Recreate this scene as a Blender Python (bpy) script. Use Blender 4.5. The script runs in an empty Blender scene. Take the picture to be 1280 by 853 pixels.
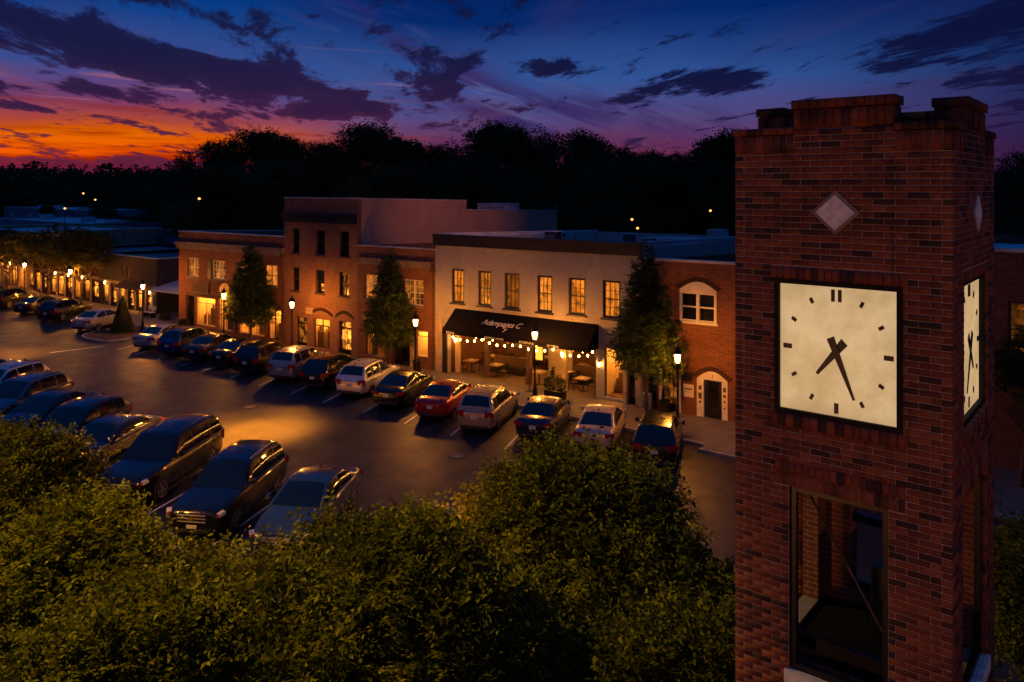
import bpy, math, random
import numpy as np
from mathutils import Vector, Matrix
R = math.radians; SK = .056
random.seed(7); rng = np.random.default_rng(7)
S = bpy.context.scene; C = S.collection
# ---------------------------------------------------------------- camera, sky, exposure
cd = bpy.data.cameras.new('camera'); cam = bpy.data.objects.new('camera', cd); C.objects.link(cam)
cam.location = (0, 0, 11.5); cam.rotation_euler = (R(90), 0, R(34.4))
cd.sensor_width = 36; cd.lens = 27.7; cd.shift_y = -0.1512; cd.clip_start = .1; cd.clip_end = 3000
S.camera = cam
S.view_settings.view_transform = 'Standard'; S.view_settings.look = 'None'
S.view_settings.exposure = 0.0; S.view_settings.gamma = 1
W = bpy.data.worlds.new("World"); S.world = W; W.use_nodes = True

class NT:
    """tiny node-tree helper"""
    def __init__(s, nt): s.t = nt; s.n = nt.nodes; s.l = nt.links
    def new(s, ty, **kw):
        n = s.n.new(ty)
        for k, v in kw.items(): setattr(n, k, v)
        return n
    def put(s, sock, v):
        if hasattr(v, 'is_output') or isinstance(v, bpy.types.NodeSocket): s.l.new(v, sock)
        elif isinstance(v, (tuple, list)) and len(v) == 3 and sock.type == 'RGBA': sock.default_value = (*v, 1)
        else: sock.default_value = v
    def m(s, op, a, b=0., c=None, clamp=False):
        n = s.new('ShaderNodeMath', operation=op, use_clamp=clamp)
        s.put(n.inputs[0], a); s.put(n.inputs[1], b)
        if c is not None: s.put(n.inputs[2], c)
        return n.outputs[0]
    def ss(s, x, a, b, o0=0., o1=1.):
        n = s.new('ShaderNodeMapRange', interpolation_type='SMOOTHSTEP')
        s.put(n.inputs[0], x)
        for i, v in enumerate((a, b, o0, o1)): s.put(n.inputs[i+1], v)
        return n.outputs[0]
    def mix(s, f, a, b, bt='MIX'):
        n = s.new('ShaderNodeMix', data_type='RGBA', blend_type=bt)
        s.put(n.inputs[0], f); s.put(n.inputs[6], a); s.put(n.inputs[7], b)
        return n.outputs[2]
    def ramp(s, f, stops, interp='LINEAR'):
        n = s.new('ShaderNodeValToRGB'); cr = n.color_ramp; cr.interpolation = interp
        while len(cr.elements) < len(stops): cr.elements.new(.5)
        for e, (p, c) in zip(cr.elements, stops): e.position = p; e.color = (*c, 1)
        s.put(n.inputs[0], f); return n.outputs[0]
    def noise(s, vec, scale, detail=4, rough=.55, dist=0.):
        n = s.new('ShaderNodeTexNoise'); s.put(n.inputs['Vector'], vec)
        n.inputs['Scale'].default_value = scale; n.inputs['Detail'].default_value = detail
        n.inputs['Roughness'].default_value = rough; n.inputs['Distortion'].default_value = dist
        return n.outputs[0]
    def comb(s, x, y, z=0.):
        n = s.new('ShaderNodeCombineXYZ')
        for i, v in enumerate((x, y, z)): s.put(n.inputs[i], v)
        return n.outputs[0]
    def sep(s, v):
        n = s.new('ShaderNodeSeparateXYZ'); s.l.new(v, n.inputs[0]); return n.outputs

def build_world():
    W.node_tree.nodes.clear(); k = NT(W.node_tree)
    d = k.new('ShaderNodeTexCoord').outputs['Generated']
    x, y, z = k.sep(d)
    hlen = k.m('SQRT', k.m('ADD', k.m('MULTIPLY', x, x), k.m('MULTIPLY', y, y)))
    el = k.m('MULTIPLY', k.m('ARCTAN2', z, hlen), 57.2958)             # elevation, degrees
    az = k.m('MULTIPLY', k.m('ARCTAN2', y, x), 57.2958)                # compass angle, degrees
    # angular distance from the place where the sun went down (azimuth 157)
    da = k.m('SUBTRACT', 157., az)
    ada = k.m('ABSOLUTE', k.m('SUBTRACT', k.m('MODULO', k.m('ADD', da, 540.), 360.), 180.))
    glow = k.ss(ada, 20, 85, 1, 0)
    # gentle warp of elevation so that bands are not ruler-straight
    azv = k.comb(k.m('MULTIPLY', az, .03), k.m('MULTIPLY', el, .12), 0.)
    warp = k.m('MULTIPLY', k.m('SUBTRACT', k.noise(azv, 2.2, 5), .5), 2.6)
    e2 = k.m('ADD', el, warp)
    t = k.m('DIVIDE', e2, 16., clamp=True)
    west = k.ramp(t, [(0, (.20, .02, .05)), (.08, (.55, .030, .010)), (.14, (.90, .11, .004)), (.21, (.80, .15, .015)), (.28, (.42, .075, .05)),
                      (.37, (.17, .045, .13)), (.49, (.050, .08, .27)), (.72, (.014, .06, .25)), (1, (.005, .030, .17))])
    north = k.ramp(t, [(0, (.09, .012, .035)), (.10, (.15, .024, .06)), (.20, (.11, .034, .11)), (.31, (.085, .070, .21)),
                       (.48, (.042, .095, .30)), (.75, (.006, .026, .145)), (1, (.003, .014, .10))])
    east = k.ramp(t, [(0, (.007, .008, .05)), (.3, (.006, .011, .06)), (1, (.0035, .009, .06))])
    base = k.mix(k.ss(ada, 6, 28), west, north)
    base = k.mix(k.ss(ada, 46, 74), base, east)
    base = k.mix(k.ss(el, 14, 34), base, (.011, .050, .185))
    # clouds live on a flat layer overhead: direction projected on it
    den = k.m('ADD', k.m('MAXIMUM', z, 0.), .055)
    ang = R(147)
    px = k.m('DIVIDE', x, den); py = k.m('DIVIDE', y, den)
    cu = k.m('ADD', k.m('MULTIPLY', px, math.cos(ang)), k.m('MULTIPLY', py, math.sin(ang)))
    cv = k.m('ADD', k.m('MULTIPLY', px, -math.sin(ang)), k.m('MULTIPLY', py, math.cos(ang)))
    p1 = k.comb(k.m('MULTIPLY', cu, .62), k.m('ADD', k.m('MULTIPLY', cv, 1.55), k.m('MULTIPLY', cu, .25)), 3.7)
    n1 = k.m('ADD', k.m('MULTIPLY', k.noise(p1, 1.35, 11, .66, .35), 2.2), -.62)
    def blob(a0, e0, sa, se, tilt, amp):
        A = k.m('SUBTRACT', az, a0); E = k.m('SUBTRACT', k.m('SUBTRACT', el, e0), k.m('MULTIPLY', A, tilt))
        q = k.m('ADD', k.m('POWER', k.m('DIVIDE', A, sa), 2.), k.m('POWER', k.m('DIVIDE', E, se), 2.))
        return k.m('MULTIPLY', k.m('POWER', 2.718, k.m('MULTIPLY', q, -1.)), amp)
    bias = 0.
    for b in [(153, 9.2, 10, 1.9, .22, .42), (140.5, 6.9, 7.0, 1.2, .18, .40), (155, 6.3, 6, .45, .06, .30), (158, 4.9, 5, .25, .02, .34), (159, 11.4, 4.5, 1.2, .2, .35),
              (126, 11.2, 2.6, .8, .1, .24), (121, 8.3, 2.8, .7, .0, .27), (111, 7.3, 4.4, .9, -.05, .42), (92, 10.4, 7, 1.0, -.12, .34), (136, 10.2, 2.5, .6, -.2, .18),
              (87, 7.0, 8, 1.0, -.05, .30), (130, 7.2, 7, 1.5, .35, .22), (152, 1.35, 14, .62, 0, .50), (146, 8.3, 6, .9, .2, .25), (139, 5.3, 5, .5, .1, .26), (147, 5.0, 5, .4, .08, .24), (133, 11.5, 3, .6, -.1, .2), (99, 12.3, 6, .6, -.1, .2), (105, 2.6, 6, .5, 0, .2), (128, 13.0, 7, .9, .05, .26), (144, 3.7, 5, .4, 0, .18), (104, 9.5, 5, .9, .1, .16)]:
        bias = k.m('ADD', bias, blob(*b))
    cl = k.ss(k.m('ADD', n1, bias), .58, .76)
    cl = k.m('MULTIPLY', cl, k.ss(el, 45, 25))
    thick = k.ss(k.m('ADD', n1, bias), .68, 1.05)
    ccol_w = k.ramp(k.m('DIVIDE', el, 14., clamp=True), [(0, (.07, .022, .07)), (.2, (.09, .016, .05)), (.42, (.040, .013, .055)), (.65, (.012, .012, .058)), (1, (.006, .010, .055))])
    ccol_e = k.ramp(k.m('DIVIDE', el, 14., clamp=True), [(0, (.05, .015, .05)), (.3, (.016, .009, .045)), (.55, (.006, .008, .045)), (1, (.0035, .007, .04))])
    ccol = k.mix(k.ss(ada, 15, 45), ccol_w, ccol_e)
    ccol = k.mix(k.m('MULTIPLY', thick, .7), ccol, k.mix(.6, ccol, (.004, .006, .035)))
    # thin horizontal bars low in the west
    hb = k.noise(k.comb(k.m('MULTIPLY', az, .045), k.m('MULTIPLY', k.m('SUBTRACT', el, k.m('MULTIPLY', az, .03)), 1.15), 4.), 1.0, 7, .6, .3)
    hbm = k.m('MULTIPLY', k.m('MULTIPLY', k.ss(hb, .50, .64), k.ss(el, 8.5, 5.5)), k.ss(ada, 38, 15))
    base = k.mix(k.m('MULTIPLY', hbm, .75), base, k.ramp(k.m('DIVIDE', el, 8., clamp=True), [(0, (.16, .012, .02)), (.45, (.30, .035, .015)), (.75, (.22, .035, .05)), (1, (.07, .02, .07))]))
    hb2 = k.m('MULTIPLY', k.m('MULTIPLY', k.ss(hb, .44, .30), k.ss(el, 11, 6)), k.m('MULTIPLY', k.ss(el, 1.5, 4), k.ss(ada, 34, 14)))
    base = k.mix(k.m('MULTIPLY', hb2, .5), base, (.75, .22, .10))
    # a lilac sheet of high cloud sloping down to the right of the centre
    lil = k.m('ADD', blob(130, 8.2, 7, 2.3, .5, 1.), blob(118, 5.2, 9, 1.6, .1, .7))
    lil = k.m('MULTIPLY', k.m('MINIMUM', k.m('MULTIPLY', lil, 1.4), 1.), k.ss(k.noise(k.comb(k.m('MULTIPLY', az, .10), k.m('ADD', k.m('MULTIPLY', el, .45), k.m('MULTIPLY', az, -.16)), 7.), 1.3, 8, .6, .4), .40, .62))
    base = k.mix(k.m('MULTIPLY', lil, .85), base, (.036, .020, .105))
    wht = k.m('MULTIPLY', blob(125, 6.6, 10, 2.2, .35, 1.), k.ss(k.noise(k.comb(k.m('MULTIPLY', az, .12), k.m('ADD', k.m('MULTIPLY', el, .8), k.m('MULTIPLY', az, -.25)), 2.), 1.2, 7, .6, .3), .5, .7))
    base = k.mix(k.m('MULTIPLY', wht, .6), base, (.15, .15, .33))
    # thin veil streaks, pink from below
    p2 = k.comb(k.m('MULTIPLY', cu, .16), k.m('MULTIPLY', cv, .75), 9.1)
    n2 = k.ss(k.noise(p2, 1.6, 7, .6, .5), .48, .72)
    veil = k.mix(k.ss(ada, 10, 60), (.30, .075, .07), (.05, .02, .08))
    veil = k.mix(k.ss(el, 4, 12), veil, (.045, .04, .13))
    base = k.mix(k.m('MULTIPLY', k.m('MULTIPLY', n2, k.ss(el, 1, 3)), k.m('MULTIPLY', k.ss(el, 30, 14), .30)), base, veil)
    base = k.mix(k.m('MULTIPLY', cl, k.ss(el, 0, 5, .75, .985)), base, ccol)
    base = k.mix(k.ss(el, -.3, -4), base, (.003, .004, .010))
    hs = k.new('ShaderNodeHueSaturation'); hs.inputs['Saturation'].default_value = 1.05; k.put(hs.inputs['Color'], base)
    bg = k.new('ShaderNodeBackground'); k.put(bg.inputs[0], hs.outputs[0]); bg.inputs[1].default_value = 1.0
    # the faint true twilight of the upper sky
    sky = k.new('ShaderNodeTexSky', sky_type='NISHITA', sun_disc=False)
    sky.sun_elevation = R(-4); sky.sun_rotation = R(-67)
    bg2 = k.new('ShaderNodeBackground'); k.put(bg2.inputs[0], sky.outputs[0]); bg2.inputs[1].default_value = .012
    ad = k.new('ShaderNodeAddShader'); k.l.new(bg.outputs[0], ad.inputs[0]); k.l.new(bg2.outputs[0], ad.inputs[1])
    out = k.new('ShaderNodeOutputWorld'); k.l.new(ad.outputs[0], out.inputs[0])
build_world()

def spot(name, loc, to, power, size, blend, col, radius=.3):
    l = bpy.data.lights.new(name, 'SPOT'); l.energy = power; l.spot_size = R(size); l.spot_blend = blend
    l.color = col; l.shadow_soft_size = radius
    o = bpy.data.objects.new(name, l); C.objects.link(o); o.location = loc
    o.rotation_euler = (Vector(to) - Vector(loc)).to_track_quat('-Z', 'Y').to_euler(); return o
def point(name, loc, power, col, radius=.1):
    l = bpy.data.lights.new(name, 'POINT'); l.energy = power; l.color = col; l.shadow_soft_size = radius
    o = bpy.data.objects.new(name, l); C.objects.link(o); o.location = loc; return o
WARM = (1, .50, .14)
# added spot lights without fixtures: unseen sources for pools, crowns, tower and walls
spot('added_spot', (-34, 9, 22), (-30.6, 23.4, 0), 760000, 12, 1., (1, .31, .014), .3)  # assumed source of the golden pool on the asphalt
spot('added_spot', (-34.5, 9, 22), (-31.5, 22.8, 0), 300000, 19, 1., (1, .31, .014), .3)  # wider second spot, added to soften the edge of that pool
spot('added_spot', (-62, 8, 20), (-58.8, 24.0, 0), 300000, 15, 1., (1, .32, .018), .35)  # assumed source of the glow on the asphalt at the left
spot('added_spot', (-23, 5, 18), (-13, 9.3, 4.5), 20000, 58, .9, (1, .60, .035), .25)  # added to brighten the near tree crowns
spot('added_spot', (-30, -2, 16), (-21.5, 9.5, 5), 12000, 30, .9, (1, .60, .035), .25)  # added to brighten the lower left crown
spot('added_spot', (-9, -6, 5), (-1.8, 9, 9.2), 1500, 42, 1., (1, .36, .10), .5)  # added warm light for the tower front
spot('added_spot', (8, -22, 24), (-30, 38, 5), 1500, 62, 1., (1, .46, .24), 2.)  # added broad warm fill over the facades
spot('added_spot', (13, 3, 7), (-.9, 10, 9.2), 900, 34, 1., (1, .40, .16), .4)  # added to brighten the right face of the tower
spot('added_spot', (-6, 27, 15), (-36.5, 46, 8.8), 9000, 26, 1., (1, .33, .10), .6)  # added above the lot to brighten the orange side wall

# ---------------------------------------------------------------- materials
MATS = {}
def newmat(name):
    m = bpy.data.materials.new(name); m.use_nodes = True; m.node_tree.nodes.clear(); MATS[name] = m
    return m, NT(m.node_tree)
def finish(k, col, rough=.6, metal=0., bump=None, bs=.3, bd=.02, spec=.5, coat=0., em=None, es=0.):
    b = k.new('ShaderNodeBsdfPrincipled')
    k.put(b.inputs['Base Color'], col); k.put(b.inputs['Roughness'], rough); b.inputs['Metallic'].default_value = metal
    b.inputs['Specular IOR Level'].default_value = spec; b.inputs['Coat Weight'].default_value = coat; b.inputs['Coat Roughness'].default_value = .04
    if bump is not None:
        bn = k.new('ShaderNodeBump'); bn.inputs['Strength'].default_value = bs; bn.inputs['Distance'].default_value = bd
        k.put(bn.inputs['Height'], bump); k.l.new(bn.outputs[0], b.inputs['Normal'])
    if em is not None: k.put(b.inputs['Emission Color'], em); k.put(b.inputs['Emission Strength'], es)
    o = k.new('ShaderNodeOutputMaterial'); k.l.new(b.outputs[0], o.inputs[0]); return b
def obj_co(k): return k.new('ShaderNodeTexCoord').outputs['Object']
def plain(name, col, rough=.6, metal=0., var=.25, sc=3., bump=.15, spec=.5, coat=0.):
    m, k = newmat(name); co = obj_co(k); n = k.noise(co, sc, 6, .6)
    dark = tuple(c*(1-var) for c in col); lite = tuple(min(1, c*(1+var)) for c in col)
    finish(k, k.mix(k.ss(n, .3, .7), dark, lite), rough, metal, k.noise(co, sc*8, 4) if bump else None, bump, .01, spec, coat); return m
def brickmat(name, cols, mortar, scale=1., dirt=.35, rows=.0677, bw=.213, bs=.5, painted=False):
    m, k = newmat(name); co = obj_co(k); x, y, z = k.sep(co)
    v = k.comb(k.m('ADD', x, y), z, 0.)
    b = k.new('ShaderNodeTexBrick'); k.put(b.inputs['Vector'], v)
    b.inputs['Scale'].default_value = 1; b.inputs['Brick Width'].default_value = bw*scale; b.inputs['Row Height'].default_value = rows*scale
    b.inputs['Mortar Size'].default_value = .007*scale; b.inputs['Mortar Smooth'].default_value = .2; b.inputs['Bias'].default_value = 0
    k.put(b.inputs['Color1'], cols[0]); k.put(b.inputs['Color2'], cols[1]); k.put(b.inputs['Mortar'], mortar)
    big = k.noise(co, .7, 6, .65); fine = k.noise(co, 9, 5, .7)
    c = k.mix(k.ss(big, .35, .7, 0., dirt), b.outputs[0], cols[2])
    c = k.mix(k.ss(fine, .45, .75, 0., .5), c, k.mix(.6, c, (.03, .018, .012)))
    # rain streaks
    st = k.noise(k.comb(k.m('MULTIPLY', k.m('ADD', x, y), 3.), k.m('MULTIPLY', z, .25), 1.), 1.5, 4)
    c = k.mix(k.ss(st, .55, .8, 0., .35), c, k.mix(.5, c, (.02, .015, .012)))
    h = k.m('ADD', k.m('MULTIPLY', b.outputs[1], -1.), k.m('MULTIPLY', fine, .6))
    finish(k, c, .85, 0, h, bs, .012, .25); return m

brickmat('brick_red', ((.19, .060, .032), (.30, .105, .05)), (.26, .19, .14)) if False else None
brickmat('brick_a', ((.18, .060, .030), (.28, .105, .050), (.12, .05, .03)), (.32, .21, .14), scale=1.4, bs=.8)
brickmat('brick_b', ((.20, .075, .036), (.31, .135, .068), (.36, .2, .11)), (.34, .23, .15), scale=1.4, dirt=.7, bs=.8)
brickmat('brick_e', ((.15, .044, .022), (.25, .085, .040), (.10, .04, .025)), (.30, .19, .12), scale=1.4, bs=.8)
brickmat('brick_white', ((.40, .375, .355), (.46, .43, .41), (.27, .25, .23)), (.33, .30, .285), dirt=.35, bs=.3)
brickmat('brick_dark', ((.05, .022, .015), (.08, .03, .02), (.03, .015, .012)), (.07, .05, .04))
brickmat('stucco_orange', ((.66, .36, .24), (.70, .40, .27), (.50, .26, .17)), (.62, .34, .22), dirt=.5, bs=.12)
plain('stone', (.42, .34, .26), .8, sc=2); plain('stone_dirty', (.25, .19, .14), .85, sc=2)
plain('coping', (.62, .58, .55), .4, sc=1, bump=.05); plain('roof_white', (.55, .58, .62), .55, sc=.4, var=.3)
plain('roof_grey', (.16, .18, .21), .7, sc=.4, var=.35); plain('metal_grey', (.46, .49, .53), .5, .1, sc=2)
plain('black', (.012, .011, .011), .45, sc=4); plain('black_wood', (.02, .017, .015), .5, sc=4)
plain('cornice_dark', (.022, .018, .018), .5, sc=2); plain('awning', (.006, .0055, .007), .95, sc=3, bump=.3, spec=.1)
plain('white_paint', (.72, .68, .60), .5, sc=3, var=.1); plain('cream', (.55, .42, .24), .6, sc=2, var=.15)
plain('wood', (.13, .065, .03), .55, sc=4); plain('wood_light', (.42, .26, .12), .5, sc=4)
plain('iron', (.010, .010, .011), .35, .3, sc=6); plain('bark', (.07, .045, .028), .9, sc=6, bump=.6)
plain('bark_pale', (.11, .075, .05), .9, sc=6, bump=.6)
plain('rubber', (.012, .012, .013), .8, sc=5); plain('rim', (.38, .38, .40), .3, .8, var=.1); plain('chrome', (.6, .6, .62), .15, 1., var=.05, bump=0)
plain('plastic_black', (.018, .018, .02), .5); plain('plate_white', (.62, .62, .62), .5, var=.05)
plain('satin_silver', (.55, .55, .56), .35, .2); plain('clock_frame', (.012, .009, .008), .7, spec=.2); plain('shaded_floor', (.010, .009, .008), .95, spec=.1); plain('gold', (.6, .4, .08), .3, .8); plain('lettering', (.85, .82, .78), .6, var=.05); plain('stone_pale', (.78, .72, .64), .75, sc=9, var=.25)
plain('porch_floor', (.15, .10, .065), .6, sc=2); plain('concrete', (.30, .26, .22), .85, sc=1.2, var=.25); plain('kerb', (.34, .31, .27), .85, sc=2)
plain('line_paint', (.70, .68, .64), .6, sc=6, var=.3); plain('mulch', (.06, .035, .022), .95, sc=8, var=.5, bump=.8)
plain('ground', (.025, .03, .014), .95, sc=.3, var=.4); plain('tan_wall', (.42, .26, .15), .8, sc=1)
plain('dark_wall', (.03, .025, .028), .8, sc=1); plain('grey_wall', (.20, .22, .26), .7, sc=1); plain('umber', (.10, .055, .03), .8)

def asphalt():
    m, k = newmat('asphalt'); co = obj_co(k)
    big = k.noise(co, .12, 5, .6); mid = k.noise(co, .9, 6, .65); fine = k.noise(co, 40, 3, .7)
    c = k.mix(k.ss(big, .35, .65), (.016, .0145, .0165), (.028, .025, .028))
    c = k.mix(k.ss(mid, .5, .8, 0, .5), c, (.014, .013, .014))
    c = k.mix(k.ss(fine, .55, .8, 0, .6), c, (.055, .05, .05))
    v = k.new('ShaderNodeTexVoronoi', feature='DISTANCE_TO_EDGE'); v.inputs['Scale'].default_value = .16
    k.put(v.inputs['Vector'], k.mix(.12, co, k.new('ShaderNodeTexNoise').outputs[1]))
    cr = k.m('MULTIPLY', k.ss(v.outputs[0], .012, .003), k.ss(big, .45, .6))
    c = k.mix(cr, c, (.012, .011, .011))
    st = k.noise(co, .45, 7, .7); c = k.mix(k.ss(st, .60, .70, 0, .6), c, (.008, .007, .008))
    tx, ty, tz = k.sep(co); tm = k.noise(k.comb(k.m('MULTIPLY', tx, .03), k.m('MULTIPLY', k.m('ADD', ty, k.m('MULTIPLY', tx, SK)), 1.6), 0.), 1., 5, .6)
    c = k.mix(k.ss(tm, .5, .7, 0, .45), c, (.011, .010, .011))
    finish(k, c, k.ss(mid, .3, .7, .62, .46), 0, k.m('ADD', fine, k.m('MULTIPLY', cr, -1.)), .35, .006, .42)
asphalt()
def sidewalk():
    m, k = newmat('sidewalk'); co = obj_co(k); x, y, z = k.sep(co)
    b = k.new('ShaderNodeTexBrick', offset=0.); k.put(b.inputs['Vector'], co); b.inputs['Scale'].default_value = 1
    b.inputs['Brick Width'].default_value = 1.5; b.inputs['Row Height'].default_value = 1.5; b.inputs['Mortar Size'].default_value = .012
    k.put(b.inputs['Color1'], (.20, .17, .14)); k.put(b.inputs['Color2'], (.155, .13, .11)); k.put(b.inputs['Mortar'], (.07, .06, .05))
    n = k.noise(co, 1.1, 7, .7)
    c = k.mix(k.ss(n, .45, .8, 0, .6), b.outputs[0], (.11, .09, .075))
    finish(k, c, .75, 0, k.m('ADD', k.m('MULTIPLY', b.outputs[1], -1.), k.noise(co, 30, 3)), .3, .008, .35)
sidewalk()
def paint(name, col, metal=.35, rough=.32):
    m, k = newmat(name); co = obj_co(k); n = k.noise(co, 2.5, 5, .6)
    c = k.mix(k.ss(n, .4, .8, 0, .25), col, tuple(v*.55+.008 for v in col))
    finish(k, c, k.ss(n, .3, .8, rough*.8, rough*1.25), metal, None, spec=.5, coat=.7)
for n, c in dict(black=(.008, .008, .010), charcoal=(.022, .024, .028), navy=(.010, .018, .05), blue=(.012, .04, .16), red=(.30, .004, .007),
                 silver=(.36, .36, .38), tan=(.40, .31, .21), white=(.66, .63, .60), beige=(.55, .47, .36), steel=(.045, .075, .13), greyblue=(.10, .12, .16)).items():
    paint('paint_'+n, c)
def glassmat():
    m, k = newmat('car_glass'); finish(k, (.006, .011, .015), .05, 0, None, spec=.6, coat=.3)
glassmat()
def simple(name, col, rough, em=None, es=0., metal=0.):
    m, k = newmat(name); finish(k, col, rough, metal, None, em=em, es=es)
simple('tail', (.20, .004, .004), .15, (1, .02, .01), .012); simple('headlight', (.55, .56, .6), .08)
simple('marker_amber', (.5, .08, .01), .15)
simple('lamp_glass', (.9, .7, .4), .3, (1, .33, .035), 1000.)
simple('bulb', (.9, .6, .3), .3, (1, .42, .07), 70.)
simple('sconce_glass', (.9, .6, .3), .3, (1, .42, .08), 80.)
simple('sign_glow', (.5, .3, .1), .4, (1, .33, .03), 2.2); simple('far_bulb', (.9, .6, .3), .3, (1, .36, .07), 3.)
def windowglass():
    m, k = newmat('window_glass')
    t = k.new('ShaderNodeBsdfTransparent'); t.inputs[0].default_value = (.9, .9, .88, 1)
    g = k.new('ShaderNodeBsdfGlossy'); g.inputs['Roughness'].default_value = .05
    fr = k.new('ShaderNodeFresnel'); fr.inputs[0].default_value = 1.5
    mx = k.new('ShaderNodeMixShader'); k.put(mx.inputs[0], k.m('MULTIPLY', fr.outputs[0], 1.3, clamp=True)); k.l.new(t.outputs[0], mx.inputs[1]); k.l.new(g.outputs[0], mx.inputs[2])
    o = k.new('ShaderNodeOutputMaterial'); k.l.new(mx.outputs[0], o.inputs[0])
windowglass()
def darkglass():
    m, k = newmat('dark_glass'); finish(k, (.008, .009, .010), .07, 0, None, spec=.7)
darkglass()
def litpane(name, col, strength, kind):
    """panes of a lit room: curtains, blinds, lamps behind uneven glass"""
    m, k = newmat(name); co = obj_co(k); x, y, z = k.sep(co)
    h = k.m('ADD', x, y)
    if kind == 'curtain':
        w = k.noise(k.comb(k.m('MULTIPLY', h, 9.), k.m('MULTIPLY', z, .8), 0.), 1., 3, .5)
        f = k.ss(w, .30, .70, .38, 1.15)
    elif kind == 'blind':
        w = k.m('ABSOLUTE', k.m('SINE', k.m('MULTIPLY', z, 42.)))
        f = k.m('MULTIPLY', k.m('ADD', k.m('MULTIPLY', w, .35), .65), k.ss(k.noise(co, 1.4, 3), .3, .7, .35, 1.2))
    else:
        w = k.new('ShaderNodeTexVoronoi', distance='CHEBYCHEV'); w.inputs['Scale'].default_value = 1.6; k.put(w.inputs['Vector'], k.comb(k.m('MULTIPLY', h, 1.6), k.m('MULTIPLY', z, 1.2), 0.))
        f = k.ss(k.sep(w.outputs['Color'])[0], .2, .9, .12, 1.25)
        f = k.m('MULTIPLY', f, k.ss(k.noise(co, 5., 4), .3, .65, .4, 1.2))
    f = k.m('MULTIPLY', f, k.ss(k.new('ShaderNodeObjectInfo').outputs['Random'], 0., 1., .55, 1.25))
    f = k.m('MULTIPLY', f, k.ss(k.noise(k.comb(k.m('MULTIPLY', h, 2.2), k.m('MULTIPLY', z, 1.6), 5.), 1.6, 5, .6), .36, .48, .35, 1.))
    c = k.mix(k.noise(co, 3., 3), (col[0], col[1]*.75, col[2]*.5), col)
    b = finish(k, (.03, .02, .01), .2, 0, None, em=c, es=k.m('MULTIPLY', f, strength))
litpane('lit_curtain', (1, .31, .028), 1.05, 'curtain'); litpane('lit_blind', (1, .29, .025), .85, 'blind')
litpane('lit_shop', (1, .36, .04), 1.9, 'shop'); litpane('lit_dim', (1, .33, .04), .45, 'shop')
def clockface():
    m, k = newmat('clock_face'); co = obj_co(k); x, y, z = k.sep(co)
    n = k.noise(co, 2.2, 6, .65); n2 = k.noise(k.comb(k.m('MULTIPLY', x, 9.), k.m('MULTIPLY', z, 1.2), y), 1.5, 5, .7)
    rr = k.m('MAXIMUM', k.m('ABSOLUTE', x), k.m('ABSOLUTE', z))
    c = k.mix(k.ss(n, .35, .7, 0, 1), (.98, .66, .33), (.87, .56, .25))
    c = k.mix(k.ss(n2, .62, .8, 0, .45), c, (.42, .25, .10))
    f = k.m('MULTIPLY', k.ss(n, .3, .75, .66, .54), k.ss(rr, .40, .78, 1., .80))
    finish(k, (.16, .12, .08), .4, 0, None, em=c, es=f)
clockface()
def towerbrick():
    m, k = newmat('tower_brick'); g = k.new('ShaderNodeNewGeometry'); co = obj_co(k)
    c = k.ramp(g.outputs['Random Per Island'], [(0, (.05, .026, .019)), (.12, (.075, .032, .022)), (.22, (.17, .050, .026)), (.5, (.24, .062, .026)), (.8, (.28, .075, .032)), (1, (.33, .10, .045))])
    n = k.noise(co, 16, 6, .7); c = k.mix(k.ss(n, .42, .72, 0, .6), c, k.mix(.55, c, (.03, .014, .01)))
    z = k.sep(co)[2]
    c = k.mix(k.m('MULTIPLY', k.ss(k.noise(co, 1.3, 6, .7), .47, .65), k.ss(z, 10.2, 11.8, .20, .95)), c, (.018, .012, .010))
    stx = k.sep(co)[0]; drip = k.noise(k.comb(k.m('MULTIPLY', k.m('ADD', stx, k.sep(co)[1]), 5.), k.m('MULTIPLY', z, .5), 0.), 1.6, 5, .6)
    c = k.mix(k.ss(drip, .52, .72, 0, .6), c, (.030, .016, .012))
    finish(k, c, .82, 0, k.noise(co, 60, 4, .7), .5, .004, .3)
towerbrick()
plain('mortar', (.44, .34, .26), .95, sc=20, var=.3)
brickmat('tower_core', ((.20, .055, .028), (.28, .085, .04), (.05, .03, .02)), (.36, .29, .23))
def leafmat(name, a, b, tr=.35):
    m, k = newmat(name); g = k.new('ShaderNodeNewGeometry')
    c = k.mix(g.outputs['Random Per Island'], a, b)
    c = k.mix(k.ss(k.noise(obj_co(k), .9, 3), .4, .65, 0, .5), c, tuple(v*.6 for v in a))
    d = k.new('ShaderNodeBsdfPrincipled'); k.put(d.inputs['Base Color'], c); d.inputs['Roughness'].default_value = .55; d.inputs['Specular IOR Level'].default_value = .12
    t = k.new('ShaderNodeBsdfTranslucent'); k.put(t.inputs[0], c)
    mx = k.new('ShaderNodeMixShader'); mx.inputs[0].default_value = tr; k.l.new(d.outputs[0], mx.inputs[1]); k.l.new(t.outputs[0], mx.inputs[2])
    o = k.new('ShaderNodeOutputMaterial'); k.l.new(mx.outputs[0], o.inputs[0])
leafmat('leaf_near', (.045, .062, .006), (.25, .22, .012)); leafmat('leaf_street', (.040, .075, .018), (.085, .125, .028))
leafmat('leaf_round', (.10, .11, .02), (.20, .19, .03)); leafmat('leaf_far', (.04, .07, .025), (.09, .12, .035), .15); leafmat('leaf_hedge', (.03, .05, .014), (.06, .085, .02))

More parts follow.
